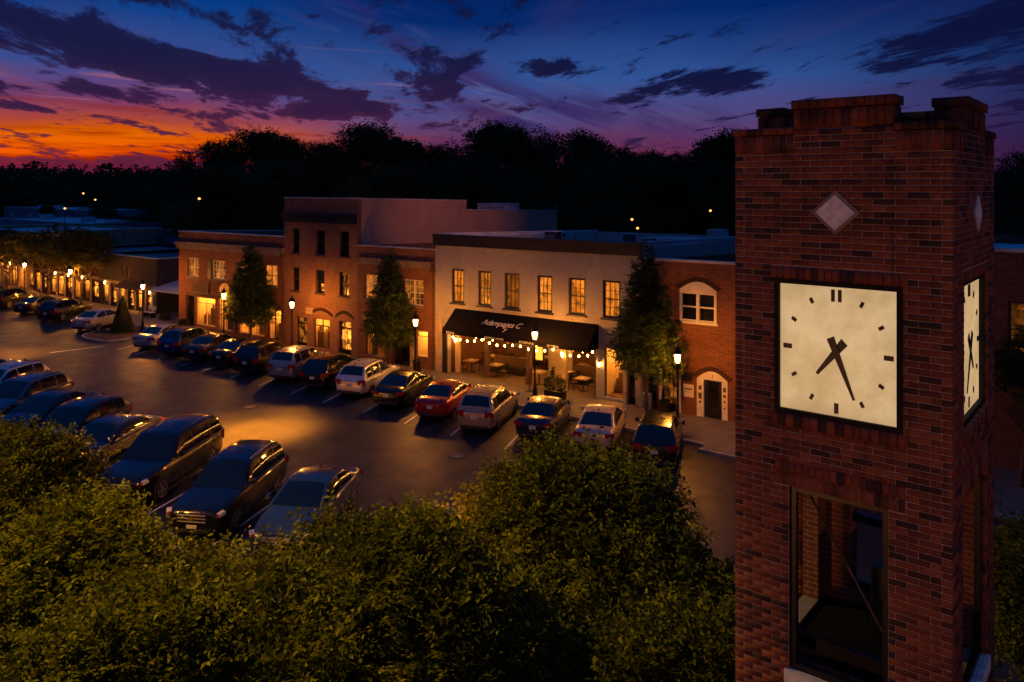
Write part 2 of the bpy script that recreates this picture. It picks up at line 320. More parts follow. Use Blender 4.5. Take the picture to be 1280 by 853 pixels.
# ---------------------------------------------------------------- mesh helpers
def tag(o, label=None, cat=None, group=None, kind=None):
    if label: o['label'] = label
    if cat: o['category'] = cat
    if group: o['group'] = group
    if kind: o['kind'] = kind
    return o
def empty(name, loc, label=None, cat=None, group=None, rz=0.):
    o = bpy.data.objects.new(name, None); C.objects.link(o); o.location = loc; o.rotation_euler = (0, 0, rz)
    o.empty_display_size = .2; return tag(o, label, cat, group)
class MB:
    def __init__(s, off=(0, 0, 0)): s.v = []; s.f = []; s.mi = []; s.off = off
    def add(s, vs, fs, mi=0):
        n = len(s.v); s.v += [tuple(p) for p in vs]; s.f += [tuple(i+n for i in f) for f in fs]; s.mi += [mi]*len(fs); return s
    def box(s, x0, x1, y0, y1, z0, z1, mi=0, M=None):
        vs = [(x, y, z) for z in (z0, z1) for y in (y0, y1) for x in (x0, x1)]
        if M: vs = [M @ Vector(p) for p in vs]
        return s.add(vs, [(0, 2, 3, 1), (4, 5, 7, 6), (0, 1, 5, 4), (1, 3, 7, 5), (3, 2, 6, 7), (2, 0, 4, 6)], mi)
    def quad(s, *p, mi=0): return s.add(p, [tuple(range(len(p)))], mi)
    def prism(s, poly, d0, d1, axis='y', mi=0):
        n = len(poly)
        def P(a, b, d): return {'y': (a, d, b), 'x': (d, a, b), 'z': (a, b, d)}[axis]
        vs = [P(a, b, d0) for a, b in poly] + [P(a, b, d1) for a, b in poly]
        return s.add(vs, [tuple(range(n)), tuple(range(2*n-1, n-1, -1))] + [(i, i+n, (i+1) % n+n, (i+1) % n) for i in range(n)], mi)
    def tube(s, pts, rad, n=8, mi=0, cap=True):
        pts = [Vector(p) for p in pts]; rad = rad if isinstance(rad, (list, tuple)) else [rad]*len(pts)
        rings = []; up = Vector((0, 0, 1)); prev = None
        for i, p in enumerate(pts):
            d = (pts[min(i+1, len(pts)-1)]-pts[max(i-1, 0)]).normalized()
            a = d.cross(up if abs(d.z) < .95 else Vector((1, 0, 0))).normalized()
            if prev is not None:
                a = (prev-d*prev.dot(d)).normalized()
            prev = a; b = d.cross(a)
            rings.append([p+(a*math.cos(6.28318*j/n)+b*math.sin(6.28318*j/n))*rad[i] for j in range(n)])
        vs = [q for r in rings for q in r]; fs = []
        for i in range(len(pts)-1):
            for j in range(n): fs.append((i*n+j, i*n+(j+1) % n, (i+1)*n+(j+1) % n, (i+1)*n+j))
        if cap: fs.append(tuple(range(n-1, -1, -1))); fs.append(tuple((len(pts)-1)*n+j for j in range(n)))
        return s.add(vs, fs, mi)
    def lathe(s, prof, c=(0, 0, 0), n=12, mi=0, axis='z'):
        vs = []
        for r, h in prof:
            for j in range(n):
                a = 6.28318*j/n; x, y = r*math.cos(a), r*math.sin(a)
                vs.append((c[0]+x, c[1]+y, c[2]+h) if axis == 'z' else (c[0]+x, c[1]+h, c[2]+y))
        fs = [(i*n+j, i*n+(j+1) % n, (i+1)*n+(j+1) % n, (i+1)*n+j) for i in range(len(prof)-1) for j in range(n)]
        fs.append(tuple(range(n-1, -1, -1))); fs.append(tuple((len(prof)-1)*n+j for j in range(n)))
        return s.add(vs, fs, mi)
    def build(s, name, mats, parent=None, smooth=False, bevel=0):
        me = bpy.data.meshes.new(name); ox, oy, oz = s.off
        me.from_pydata([(a-ox, b-oy, c-oz) for a, b, c in s.v], [], s.f)
        for m in ([mats] if isinstance(mats, str) else mats): me.materials.append(MATS[m])
        me.polygons.foreach_set('material_index', s.mi)
        if smooth: me.polygons.foreach_set('use_smooth', [True]*len(me.polygons))
        me.update(); o = bpy.data.objects.new(name, me); C.objects.link(o); o.parent = parent
        if bevel:
            b = o.modifiers.new('bevel', 'BEVEL'); b.width = bevel; b.segments = 2; b.limit_method = 'ANGLE'
        return o
def npmesh(name, V, F, mats, parent=None, mi=None, smooth=False):
    """V (n,3), F (m,4) numpy"""
    me = bpy.data.meshes.new(name); m = len(F)
    me.vertices.add(len(V)); me.vertices.foreach_set('co', np.ascontiguousarray(V, dtype=np.float32).ravel())
    me.loops.add(m*4); me.loops.foreach_set('vertex_index', np.ascontiguousarray(F, dtype=np.int32).ravel())
    me.polygons.add(m); me.polygons.foreach_set('loop_start', np.arange(0, m*4, 4, dtype=np.int32)); me.polygons.foreach_set('loop_total', np.full(m, 4, dtype=np.int32))
    for q in ([mats] if isinstance(mats, str) else mats): me.materials.append(MATS[q])
    if mi is not None: me.polygons.foreach_set('material_index', mi)
    me.update(calc_edges=True); me.validate()
    o = bpy.data.objects.new(name, me); C.objects.link(o); o.parent = parent; return o
def copy_tree(o, parent=None):
    c = o.copy(); C.objects.link(c); c.parent = parent
    for ch in [q for q in ALLCH.get(o, ())]: copy_tree(ch, c)
    return c
ALLCH = {}
def reg(root):
    """remember the children of a prototype (and theirs) for copying"""
    def rec(o):
        ALLCH[o] = [c for c in bpy.data.objects if c.parent == o]
        for c in ALLCH[o]: rec(c)
    rec(root)
def textmesh(body, size, extrude, name, mat, parent, loc, rot, sp=1., shear=0.):
    cu = bpy.data.curves.new(name, 'FONT'); cu.body = body; cu.size = size; cu.extrude = extrude; cu.align_x = 'CENTER'; cu.align_y = 'CENTER'
    cu.space_character = sp; cu.shear = shear; t = bpy.data.objects.new(name, cu); C.objects.link(t)
    bpy.context.view_layer.update(); dg = bpy.context.evaluated_depsgraph_get()
    me = bpy.data.meshes.new_from_object(t.evaluated_get(dg)); bpy.data.objects.remove(t)
    me.materials.clear(); me.materials.append(MATS[mat]); o = bpy.data.objects.new(name, me); C.objects.link(o)
    o.parent = parent; o.location = loc; o.rotation_euler = rot; return o

# ---------------------------------------------------------------- ground, road, pavement
SK = .056                                                       # the street runs this much off the shopfront line
def road_y(x, y0): return y0 + (-19.-x)*SK                       # y0 is the line's distance at x = -19
g = MB(); g.quad((-1500, -900, -.03), (900, -900, -.03), (900, 1500, -.03), (-1500, 1500, -.03)); tag(g.build('ground', 'ground'), kind='structure')
r = MB(); xs = [-170, -100, -60, -30, 0, 30]
def strip(mb, xa, xb, ya, yb, z, n=1, mi=0): mb.quad((xa, road_y(xa, ya), z), (xb, road_y(xb, ya), z), (xb, road_y(xb, yb), z), (xa, road_y(xa, yb), z), mi=mi)
strip(r, -170, 40, 14.2, 33.9, .0); tag(r.build('road', 'asphalt'), kind='structure')
p = MB()
for xa, xb, yb in [(-170, -12.6, 60), (-12.6, 40, 60)]:
    y0 = 33.9 if xa < -100 else 33.2
    p.add([(xa, road_y(xa, y0), 0), (xb, road_y(xb, y0), 0), (xb, road_y(xb, y0), .13), (xa, road_y(xa, y0), .13), (xa, yb, .13), (xb, yb, .13)], [(0, 1, 2, 3), (3, 2, 5, 4)])
tag(p.build('pavement', 'sidewalk'), kind='structure')
kb = MB()
for xa, xb, y0 in [(-170, -12.6, 33.9), (-12.6, 40, 33.2)]:
    kb.add([(xa, road_y(xa, y0-.16), -.01), (xb, road_y(xb, y0-.16), -.01), (xb, road_y(xb, y0-.16), .135), (xa, road_y(xa, y0-.16), .135), (xa, road_y(xa, y0), .135), (xb, road_y(xb, y0), .135)], [(0, 1, 2, 3), (3, 2, 5, 4)])
strip(kb, -170, 40, 14.2, 14.36, .13); kb.quad((-170, road_y(-170, 14.36), -.01), (40, road_y(40, 14.36), -.01), (40, road_y(40, 14.36), .13), (-170, road_y(-170, 14.36), .13))
tag(kb.build('kerb', 'kerb'), kind='structure')
vb = MB(); strip(vb, -170, 40, 4.0, 14.2, .10); tag(vb.build('planting_strip', 'mulch'), kind='structure')
pw = MB(); strip(pw, -170, 40, -14, 4.0, .09); tag(pw.build('footpath', 'concrete'), kind='structure')
# stall lines, at their angle
ln = MB(); TH = R(107.5); dx, dy = math.cos(TH), math.sin(TH)
def stall(x, y, L, w=.10, a=TH):
    dx, dy = math.cos(a), math.sin(a)
    nx, ny = -dy*w/2, dx*w/2
    ln.quad((x+nx, y+ny, .005), (x-nx, y-ny, .005), (x-nx+dx*L, y-ny+dy*L, .005), (x+nx+dx*L, y+ny+dy*L, .005))
for x in [-13.5, -16.6, -19.7, -22.85, -25.85, -28.8, -31.95, -34.75, -37.7, -40.6, -43.5, -46., -49., -51.75, -54.2]: stall(x, road_y(x, 28.15), 4.9)
for i in range(8): stall(-63.5-i*5.9, road_y(-63.5-i*5.9, 29.3), 4.0)
for i in range(12): stall(-22.1-i*4.0, road_y(-22.1-i*4.0, 15.1), 5.2, a=R(110))
ln.quad((-57.15, 26.9, .005), (-56.95, 26.9, .005), (-56.1, 30.2, .005), (-56.3, 30.2, .005))
tag(ln.build('parking_lines', 'line_paint'), kind='structure')
# planted island in the row of cars
isl = MB(); kbi = MB(); ring = []
for j in range(28):
    a = 6.28318*j/28; c, s_ = math.cos(a), math.sin(a)
    ring.append((-59.4+2.5*math.copysign(abs(c)**.6, c)-.3*s_*1.5, 33.3+2.7*math.copysign(abs(s_)**.6, s_)))
cx, cy = -59.6, 33.3
inn = [((x-cx)*.93+cx, (y-cy)*.93+cy) for x, y in ring]
kbi.add([(x, y, 0) for x, y in ring]+[(x, y, .15) for x, y in ring]+[(x, y, .15) for x, y in inn], [(i, (i+1) % 28, 28+(i+1) % 28, 28+i) for i in range(28)]+[(28+i, 28+(i+1) % 28, 56+(i+1) % 28, 56+i) for i in range(28)])
isl.add([(x, y, .145) for x, y in inn], [tuple(range(28))])
ib = MB(); ib.add([(-.2+2.6*math.cos(6.283*j/24), 19.3+2.2*math.sin(6.283*j/24), .12) for j in range(24)]+[(-.2+2.6*math.cos(6.283*j/24), 19.3+2.2*math.sin(6.283*j/24), -.01) for j in range(24)], [tuple(range(24))]+[(i+24, (i+1) % 24+24, (i+1) % 24, i) for i in range(24)])
tag(ib.build('tree_bed', 'mulch'), kind='structure')
tag(kbi.build('island_kerb', 'kerb'), kind='structure'); tag(isl.build('island_bed', 'mulch'), kind='structure')

# ---------------------------------------------------------------- buildings along the street
FY = 37.4
def wallgrid(mb, a0, a1, z0, z1, d, holes, depth=.3, axis='x', mi=0):
    """a wall skin with openings and their reveals; runs along x at y=d (facing -y) or along y at x=d (facing +x)"""
    A = sorted({a0, a1, *[h[0] for h in holes], *[h[1] for h in holes]}); Z = sorted({z0, z1, *[h[2] for h in holes], *[h[3] for h in holes]})
    def P(a, z, e): return (a, d+e, z) if axis == 'x' else (d-e, a, z)
    for i in range(len(A)-1):
        for j in range(len(Z)-1):
            ca, cz = (A[i]+A[i+1])/2, (Z[j]+Z[j+1])/2
            if any(h[0] < ca < h[1] and h[2] < cz < h[3] for h in holes): continue
            mb.quad(P(A[i], Z[j], 0), P(A[i+1], Z[j], 0), P(A[i+1], Z[j+1], 0), P(A[i], Z[j+1], 0), mi=mi)
    for (b0, b1, c0, c1) in holes:
        for (p, q) in (((b0, c0), (b0, c1)), ((b0, c1), (b1, c1)), ((b1, c1), (b1, c0)), ((b1, c0), (b0, c0))):
            mb.quad(P(*p, 0), P(*q, 0), P(*q, depth), P(*p, depth), mi=mi)
def shell(mb, x0, x1, y0, y1, z1, zr, rear=None, mi=0, rmi=1, par=.25):
    """side and rear walls plus a roof sunk behind the parapet; z1 front top, rear = top at the back, zr = (roof front, roof rear)"""
    zb = rear if rear else z1
    for x, s in ((x0, 1), (x1, -1)):
        xi = x+s*par
        mb.add([(x, y0, 0), (x, y1, 0), (x, y1, zb), (x, y0, z1), (xi, y0+par, zr[0]-.3), (xi, y1-par, zr[1]-.3), (xi, y1-par, zb), (xi, y0+par, z1)],
               [(0, 1, 2, 3), (4, 5, 6, 7), (3, 2, 6, 7)], mi)
    mb.quad((x0, y1, 0), (x1, y1, 0), (x1, y1, zb), (x0, y1, zb), mi=mi)
    mb.quad((x0+par, y1-par, zr[1]-.3), (x1-par, y1-par, zr[1]-.3), (x1-par, y1-par, zb), (x0+par, y1-par, zb), mi=mi)
    mb.quad((x0, y1, zb), (x1, y1, zb), (x1-par, y1-par, zb), (x0+par, y1-par, zb), mi=mi)
    mb.quad((x0+par, y0+par, zr[0]-.3), (x1-par, y0+par, zr[0]-.3), (x1-par, y0+par, z1), (x0+par, y0+par, z1), mi=mi)
    mb.quad((x0, y0, z1), (x1, y0, z1), (x1-par, y0+par, z1), (x0+par, y0+par, z1), mi=mi)
def roofsheet(parent, off, x0, x1, y0, y1, za, zb, mat='roof_white', par=.25):
    r = MB(off); r.quad((x0+par, y0+par, za), (x1-par, y0+par, za), (x1-par, y1-par, zb), (x0+par, y1-par, zb)); return r.build('roof', mat, parent)
def copings(parent, off, x0, x1, y0, y1, za, zb, mat='coping', front=True, sides='lr', w=.34, t=.07):
    m = MB(off)
    if front: m.box(x0-.05, x1+.05, y0-.05, y0+w, za+.002, za+t)
    for s in sides:
        xx0, xx1 = (x0-.04, x0+w-.04) if s == 'l' else (x1-w+.04, x1+.04)
        m.add([(xx0, y0+w, za+.002), (xx1, y0+w, za+.002), (xx0, y1, zb+.002), (xx1, y1, zb+.002), (xx0, y0+w, za+t), (xx1, y0+w, za+t), (xx0, y1, zb+t), (xx1, y1, zb+t)],
              [(0, 2, 3, 1), (4, 5, 7, 6), (0, 1, 5, 4), (1, 3, 7, 5), (3, 2, 6, 7), (2, 0, 4, 6)])
    return m.build('coping', mat, parent)
def window(parent, off, x0, x1, z0, z1, y, cols=2, rows=2, frame='white_paint', pane='lit_curtain', fw=.07, mid=True, sill=None, name='window', mun=.022, depth=.14, double=False):
    m = MB(off); yo = y+depth
    m.box(x0, x0+fw, yo-.04, yo+.06, z0, z1); m.box(x1-fw, x1, yo-.04, yo+.06, z0, z1)
    m.box(x0+fw, x1-fw, yo-.038, yo+.058, z1-fw, z1); m.box(x0+fw, x1-fw, yo-.038, yo+.058, z0, z0+fw)
    groups = [(x0+fw, x1-fw)]
    if double:
        cx_ = (x0+x1)/2; m.box(cx_-.06, cx_+.06, yo-.045, yo+.05, z0+fw, z1-fw); groups = [(x0+fw, cx_-.06), (cx_+.06, x1-fw)]
    zm = (z0+z1)/2
    for a, b in groups:
        if mid: m.box(a, b, yo-.03, yo+.04, zm-.03, zm+.03)
        for i in range(1, cols): q = a+(b-a)*i/cols; m.box(q-mun/2, q+mun/2, yo-.02, yo+.01, z0+fw, z1-fw)
        for j in range(1, rows):
            q = z0+fw+(z1-z0-2*fw)*j/rows
            if not (mid and abs(q-zm) < .06): m.box(a, b, yo-.018, yo+.008, q-mun/2, q+mun/2)
    w = m.build(name, frame, parent)
    p = MB(off); p.quad((x0+fw*.5, yo+.012, z0+fw*.5), (x1-fw*.5, yo+.012, z0+fw*.5), (x1-fw*.5, yo+.012, z1-fw*.5), (x0+fw*.5, yo+.012, z1-fw*.5)); p.build('pane', pane, w)
    if sill: s_ = MB(off); s_.box(x0-.1, x1+.1, y-.09, y+depth-.045, z0-.11, z0-.003); s_.build('sill', sill, w)
    return w
def door(parent, off, x0, x1, z0, z1, y, mat='black_wood', glass='lit_shop', transom=.4, depth=.25, cols=1, rows=1, gz=.35, fw=.12):
    m = MB(off); yo = y+depth; zt = z1-transom
    m.box(x0, x1, yo, yo+.05, z0, z0+gz); m.box(x0, x0+fw, yo, yo+.05, z0+gz, z1); m.box(x1-fw, x1, yo, yo+.05, z0+gz, z1)
    m.box(x0+fw, x1-fw, yo, yo+.05, zt-.09, zt); m.box(x0+fw, x1-fw, yo, yo+.05, z1-.08, z1)
    for i in range(1, cols): q = x0+fw+(x1-x0-2*fw)*i/cols; m.box(q-.012, q+.012, yo+.005, yo+.04, z0+gz, zt-.09)
    for j in range(1, rows): q = z0+gz+(zt-.09-z0-gz)*j/rows; m.box(x0+fw, x1-fw, yo+.008, yo+.038, q-.012, q+.012)
    d = m.build('door', mat, parent)
    p = MB(off); p.quad((x0+fw*.6, yo+.03, z0+gz-.02), (x1-fw*.6, yo+.03, z0+gz-.02), (x1-fw*.6, yo+.03, z1-.04), (x0+fw*.6, yo+.03, z1-.04)); p.build('pane', glass, d)
    h = MB(off); h.box(x0+.05, x0+.09, yo-.06, yo-.002, z0+.95, z0+1.25); h.build('handle', 'chrome', d); return d
def shop_interior(parent, off, x0, x1, z0, z1, y, D=2.6, power=1.6, seed=1, furn=5):
    """a lit room seen through the shop glass: walls, floor, shelves and tables"""
    rr = random.Random(seed); m = MB(off); yb = y+D
    m.quad((x0, yb, z0), (x1, yb, z0), (x1, yb, z1+.2), (x0, yb, z1+.2)); m.quad((x0, y, z0), (x0, yb, z0), (x0, yb, z1+.2), (x0, y, z1+.2))
    m.quad((x1, y, z0), (x1, yb, z0), (x1, yb, z1+.2), (x1, y, z1+.2)); m.quad((x0, y, z0), (x1, y, z0), (x1, yb, z0), (x0, yb, z0), mi=1)
    m.quad((x0, y, z1+.2), (x1, y, z1+.2), (x1, yb, z1+.2), (x0, yb, z1+.2), mi=2)
    for i in range(furn):
        a = rr.uniform(x0, x1-.6); w_ = rr.uniform(.4, .9); h_ = rr.uniform(.6, 1.5); b = y+rr.uniform(.35, D-.7)
        m.box(a, min(a+w_, x1-.02), b, b+.4, z0+.002, z0+h_, mi=3)
        m.box(a+.1, a+.25, b+.1, b+.25, z0+h_+.002, z0+h_+rr.uniform(.15, .4), mi=3)
    for i in range(3):
        a = x0+(x1-x0)*(i+.5)/3; m.box(a-.25, a+.2, yb-.05, yb-.02, z0+1.2, z0+1.75, mi=3)
    o = m.build('interior', ['cream', 'wood', 'white_paint', 'umber'], parent)
    l = MB(off)
    for i in range(max(1, int((x1-x0)/1.4))):
        a = x0+(x1-x0)*(i+.5)/max(1, int((x1-x0)/1.4)); l.lathe([(.04, .12), (.12, .06), (.13, 0), (.10, -.04)], (a, y+D*.5, z1-.05), 10)
    l.build('ceiling_light', 'shop_lamp', o); return o
simple('shop_lamp', (.9, .7, .5), .3, (1, .38, .055), 520.)
def gpane(parent, off, x0, x1, z0, z1, y): p = MB(off); p.quad((x0, y, z0), (x1, y, z0), (x1, y, z1), (x0, y, z1)); return p.build('pane', 'window_glass', parent)
def shopwindow(parent, off, x0, x1, z0, z1, y, frame='black_wood', n=2, transom=.45, seed=1, depth=.12, power=1., D=2.4, fz=.16):
    m = MB(off); yo = y+depth; fw = .06
    m.box(x0, x0+fw, yo, yo+.07, z0, z1); m.box(x1-fw, x1, yo, yo+.07, z0, z1); m.box(x0+fw, x1-fw, yo+.002, yo+.068, z1-fw, z1); m.box(x0+fw, x1-fw, yo+.002, yo+.068, z0, z0+fw)
    for i in range(1, n): q = x0+(x1-x0)*i/n; m.box(q-.035, q+.035, yo+.004, yo+.066, z0+fw, z1-fw)
    if transom: m.box(x0+fw, x1-fw, yo+.01, yo+.06, z1-transom-.03, z1-transom+.03)
    w = m.build('shop_window', frame, parent); gpane(w, off, x0+fw*.5, x1-fw*.5, z0+fw*.5, z1-fw*.5, yo+.035)
    shop_interior(parent, off, x0-.25, x1+.25, fz, z1, yo+.09, D, seed=seed); return w
def downpipe(parent, off, x, y, z1, mat='umber', r=.045):
    m = MB(off); m.tube([(x, y-.09, .25), (x, y-.09, z1)], r, 8); m.box(x-.16, x+.16, y-.22, y-.004, z1, z1+.32)
    for z in (1.2, 3.2, 5.2): m.box(x-.07, x+.07, y-.13, y-.004, z, z+.04)
    return m.build('downpipe', mat, parent)

# --- A: left two-storey brick building
x0, x1 = -58.3, -45.37
A = empty('brick_building', (x0, FY, .13), 'two-storey red brick building with a pale stone cornice at the left end of the row', 'building', 'buildings along the street'); o = A.location[:]
wins = [(-57.1, -55.6, 4.3, 5.8), (-53.9, -52.2, 4.3, 5.75), (-50.4, -48.75, 4.25, 5.75), (-47.55, -46.15, 4.25, 5.75)]
shops = [(-56.0, -53.5, .55, 2.75), (-53.1, -51.3, .45, 2.75), (-50.6, -47.6, .45, 2.6), (-47.3, -45.75, .35, 2.6)]
m = MB(o); wallgrid(m, x0, x1, 0, 7.85, FY, wins+shops+[(-57.3, -56.2, .13, 2.8), (-51.15, -50.75, .6, 2.5)], .3); shell(m, x0, x1, FY, 50, 7.85, (6.9, 6.5), 7.3)
m.build('wall', 'brick_a', A); roofsheet(A, o, x0, x1, FY, 50, 6.9, 6.5); copings(A, o, x0, x1, FY, 50, 7.85, 7.3)
m = MB(o); m.box(x0-.22, x1, FY-.24, FY-.003, 6.88, 7.06); m.box(x0-.16, x1, FY-.17, FY-.003, 6.62, 6.877); m.box(x0-.1, x1, FY-.1, FY-.003, 6.47, 6.617)
m.build('cornice', 'stone_dirty', A)
for i, w in enumerate(wins):
    window(A, o, *w, FY, 2, 4 if i else 1, 'white_paint', ['lit_blind', 'lit_dim', 'lit_curtain', 'lit_curtain'][i], .06, True, 'stone_dirty', double=True)
for w in wins[1:]: m = MB(o); m.box(w[0]-.5, w[0]-.05, FY-.06, FY-.004, w[2]-.02, w[3]+.02); m.build('shutter', 'black_wood', A)
for i, w in enumerate(shops): shopwindow(A, o, *w, FY, 'cream' if i < 3 else 'black_wood', [2, 2, 3, 2][i], .45, seed=11+i)
m = MB(o); m.box(-57.1, -51.2, FY-.09, FY-.004, 2.86, 3.06); m.box(-50.8, -45.6, FY-.12, FY-.004, 2.75, 3.0); m.build('lintel', 'umber', A)
door(A, o, -57.3, -56.25, .13, 2.75, FY, 'black_wood', 'dark_glass', .5, .28); m = MB(o); m.box(-51.15, -50.75, FY+.1, FY+.13, .6, 2.5); m.build('door_panel', 'umber', A)
downpipe(A, o, x1-.12, FY, 6.35)
s = MB(); s.box(-56.45, -54.2, FY-.12, FY-.008, 3.12, 3.92); s.box(-56.35, -54.3, FY-.14, FY-.122, 3.2, 3.84, mi=1); s.off = (-55.3, FY, 3.5)
q = empty('shop_sign', (-55.3, FY-.06, 3.5), 'dark rectangular sign board on the wall of the left brick building', 'sign'); s.off = q.location[:]; s.build('board', ['wood', 'umber'], q)
def round_sign(x, z, y=FY, label=''):
    q = empty('hanging_sign', (x, y, z), label, 'sign'); m = MB(q.location[:]); m.tube([(x, y-.003, z+.5), (x, y-.95, z+.5)], .02, 6); m.tube([(x, y-.3, z+.5), (x, y-.3, z+.4)], .01, 5); m.tube([(x, y-.8, z+.5), (x, y-.8, z+.4)], .01, 5); m.build('bracket', 'iron', q)
    m = MB(q.location[:]); n = 24; c = [(y-.55+.42*math.cos(6.283*j/n), z+.42*math.sin(6.283*j/n)) for j in range(n)]; m.prism(c, x-.025, x+.025, 'x'); m.build('board', 'cream', q); return q
round_sign(-51.6, 3.75, label='round pale sign hanging from a bracket beside the upper lamp of the left brick building')

# --- B: three-storey brick building with the long orange side wall
x0, x1 = -45.37, -38.05
B = empty('tall_brick_building', (x0, FY, .13), 'three-storey brick building with a long orange side wall, tallest of the row', 'building', 'buildings along the street'); o = B.location[:]
w3 = [(-44.6, -43.8, 6.75, 8.5), (-42.05, -41.2, 6.75, 8.45), (-39.75, -38.85, 6.75, 8.45)]
w2 = [(-44.6, -43.8, 4.1, 5.75), (-42.1, -41.25, 4.1, 5.7), (-39.75, -38.85, 4.1, 5.7)]
g1 = [(-44.2, -43.0, .13, 2.3), (-42.35, -40.7, .3, 2.35), (-39.85, -38.65, .13, 2.4)]
m = MB(o); wallgrid(m, x0, x1, 0, 10.65, FY, w3+w2+g1, .3); shell(m, x0, x1-.004, FY, 49.2, 10.65, (9.9, 9.6), 10.35)
shell(m, x0, x1-.004, 49.2, 63, 9.6, (8.9, 8.7), 9.2); m.build('wall', 'brick_b', B)
m = MB(o); m.add([(x1, FY+.35, 0), (x1, 49.2, 0), (x1, 49.2, 10.35), (x1, FY+.35, 10.65)], [(0, 1, 2, 3)]); m.add([(x1, 49.2, 0), (x1, 63, 0), (x1, 63, 9.2), (x1, 49.2, 9.6)], [(0, 1, 2, 3)]); m.build('side_wall', 'stucco_orange', B)
roofsheet(B, o, x0, x1, FY, 49.2, 9.9, 9.6); copings(B, o, x0, x1, FY, 49.2, 10.65, 10.35); copings(B, o, x0, x1, 49.2, 63, 9.6, 9.2, front=False, sides='r')
m = MB(o); m.box(x0, x1-.02, FY-.3, FY-.003, 9.42, 9.6); m.box(x0+.02, x1-.05, FY-.2, FY-.003, 9.12, 9.417); m.box(x0+.04, x1-.08, FY-.1, FY-.003, 8.97, 9.117)
for i in range(12): m.box(x0+.3+i*.6, x0+.44+i*.6, FY-.28, FY-.202, 9.2, 9.4)
m.build('cornice', 'cornice_dark', B)
for i, w in enumerate(w3): window(B, o, *w, FY, 1, 1, 'black_wood', 'dark_glass', .06, True, 'umber', depth=.2)
for i, w in enumerate(w2): window(B, o, *w, FY, 2 if i == 2 else 1, 2, 'black_wood', ['dark_glass', 'dark_glass', 'lit_dim'][i], .06, True, 'umber', depth=.2)
m = MB(o); m.box(-41.75, -41.32, FY+.19, FY+.2, 4.25, 4.75); m.build('lampshade', 'lit_shop', B)
door(B, o, *g1[0], FY, 'black_wood', 'lit_dim', .45, .22); shopwindow(B, o, *g1[1], FY, 'black_wood', 2, .5, 21, D=2.2); door(B, o, *g1[2], FY, 'black_wood', 'lit_shop', .45, .22, 2, 1)
m = MB(o)
for a, b in ((-42.65, -40.4), (-40.15, -38.4)):
    n = 11; pts = [(a+(b-a)*j/n, 2.55+.35*math.sin(math.pi*j/n)) for j in range(n+1)]
    for j in range(n): m.prism([(pts[j][0]+.01, pts[j][1]), (pts[j+1][0]-.01, pts[j+1][1]), (pts[j+1][0]-.01, pts[j+1][1]+.22), (pts[j][0]+.01, pts[j][1]+.22)], FY-.035, FY-.003)
m.build('brick_arch', 'brick_dark', B)
q = empty('notice_board', (-42.8, FY-.03, 2.8), 'small pale notice board on the three-storey brick wall beside the lamp', 'sign'); m = MB(q.location[:]); m.box(-43.1, -42.4, FY-.05, FY-.01, 2.6, 3.0); m.build('board', 'cream', q); m = MB(q.location[:]); m.box(-43.04, -42.46, FY-.06, FY-.052, 2.66, 2.94); m.build('paper', 'stone', q)

# --- Cb: two-storey brick building between the tall one and the white one
x0, x1 = -38.05, -31.33
Cb = empty('brick_shop_building', (x0, FY, .13), 'two-storey brick building between the three-storey brick building and the white one', 'building', 'buildings along the street'); o = Cb.location[:]
wins = [(-37.4, -35.9, 4.05, 5.7), (-33.9, -32.3, 4.0, 5.6)]; g1 = [(-37.35, -35.6, .42, 2.5), (-34.9, -33.4, .13, 2.5), (-32.85, -31.95, .85, 2.45)]
m = MB(o); wallgrid(m, x0, x1, 0, 7.55, FY, wins+g1, .3); shell(m, x0, x1, FY, 52, 7.55, (7.1, 6.6), 7.1); m.build('wall', 'brick_a', Cb)
roofsheet(Cb, o, x0, x1, FY, 52, 7.1, 6.6, 'roof_grey'); copings(Cb, o, x0, x1, FY, 52, 7.55, 7.1, sides='r')
m = MB(o); m.box(x0+.1, x1-.2, FY-.22, FY-.003, 6.7, 6.82); m.box(x0+.15, x1-.25, FY-.12, FY-.003, 6.38, 6.697); m.build('cornice', 'stone_dirty', Cb)
for i, w in enumerate(wins): window(Cb, o, *w, FY, 2, 4, 'white_paint', 'lit_curtain' if i == 0 else 'lit_dim', .07, True, 'stone_dirty', double=True)
shopwindow(Cb, o, *g1[0], FY, 'black_wood', 2, .0, 31, D=2.2); door(Cb, o, *g1[1], FY, 'black_wood', 'dark_glass', .4, .9); shopwindow(Cb, o, *g1[2], FY, 'white_paint', 1, .35, 33)
m = MB(o); m.box(-33.38, -33.05, FY-.05, FY-.004, .13, 2.7); m.box(-37.5, -33.0, FY-.07, FY-.004, 2.72, 2.95); m.build('trim', 'cream', Cb); downpipe(Cb, o, x1-.15, FY, 6.2)

# --- D: white painted building with the awning and the open dining porch
x0, x1 = -31.33, -17.42
D = empty('white_building', (x0, FY, .13), 'two-storey white painted brick building with a dark cornice over the black awning', 'building', 'buildings along the street'); o = D.location[:]
wins = [(-30.05, -29.1, 4.45, 6.5), (-28.05, -27.1, 4.45, 6.5), (-26.15, -25.1, 4.45, 6.5), (-23.9, -22.9, 4.45, 6.5), (-21.85, -20.8, 4.5, 6.5), (-19.75, -18.7, 4.5, 6.5)]
por = (-30.35, -20.15, .13, 2.95); sw = (-19.65, -18.55, .3, 2.9); dr = (-18.3, -17.85, .13, 2.5)
m = MB(o); wallgrid(m, x0, x1, 0, 8.25, FY, wins+[por, sw, dr], .3); shell(m, x0, x1, FY, 58, 8.25, (7.9, 7.0), 7.75); m.build('wall', 'brick_white', D)
roofsheet(D, o, x0, x1, FY, 58, 7.9, 7.0); copings(D, o, x0, x1, FY, 58, 8.55, 7.8, sides='lr', front=False)
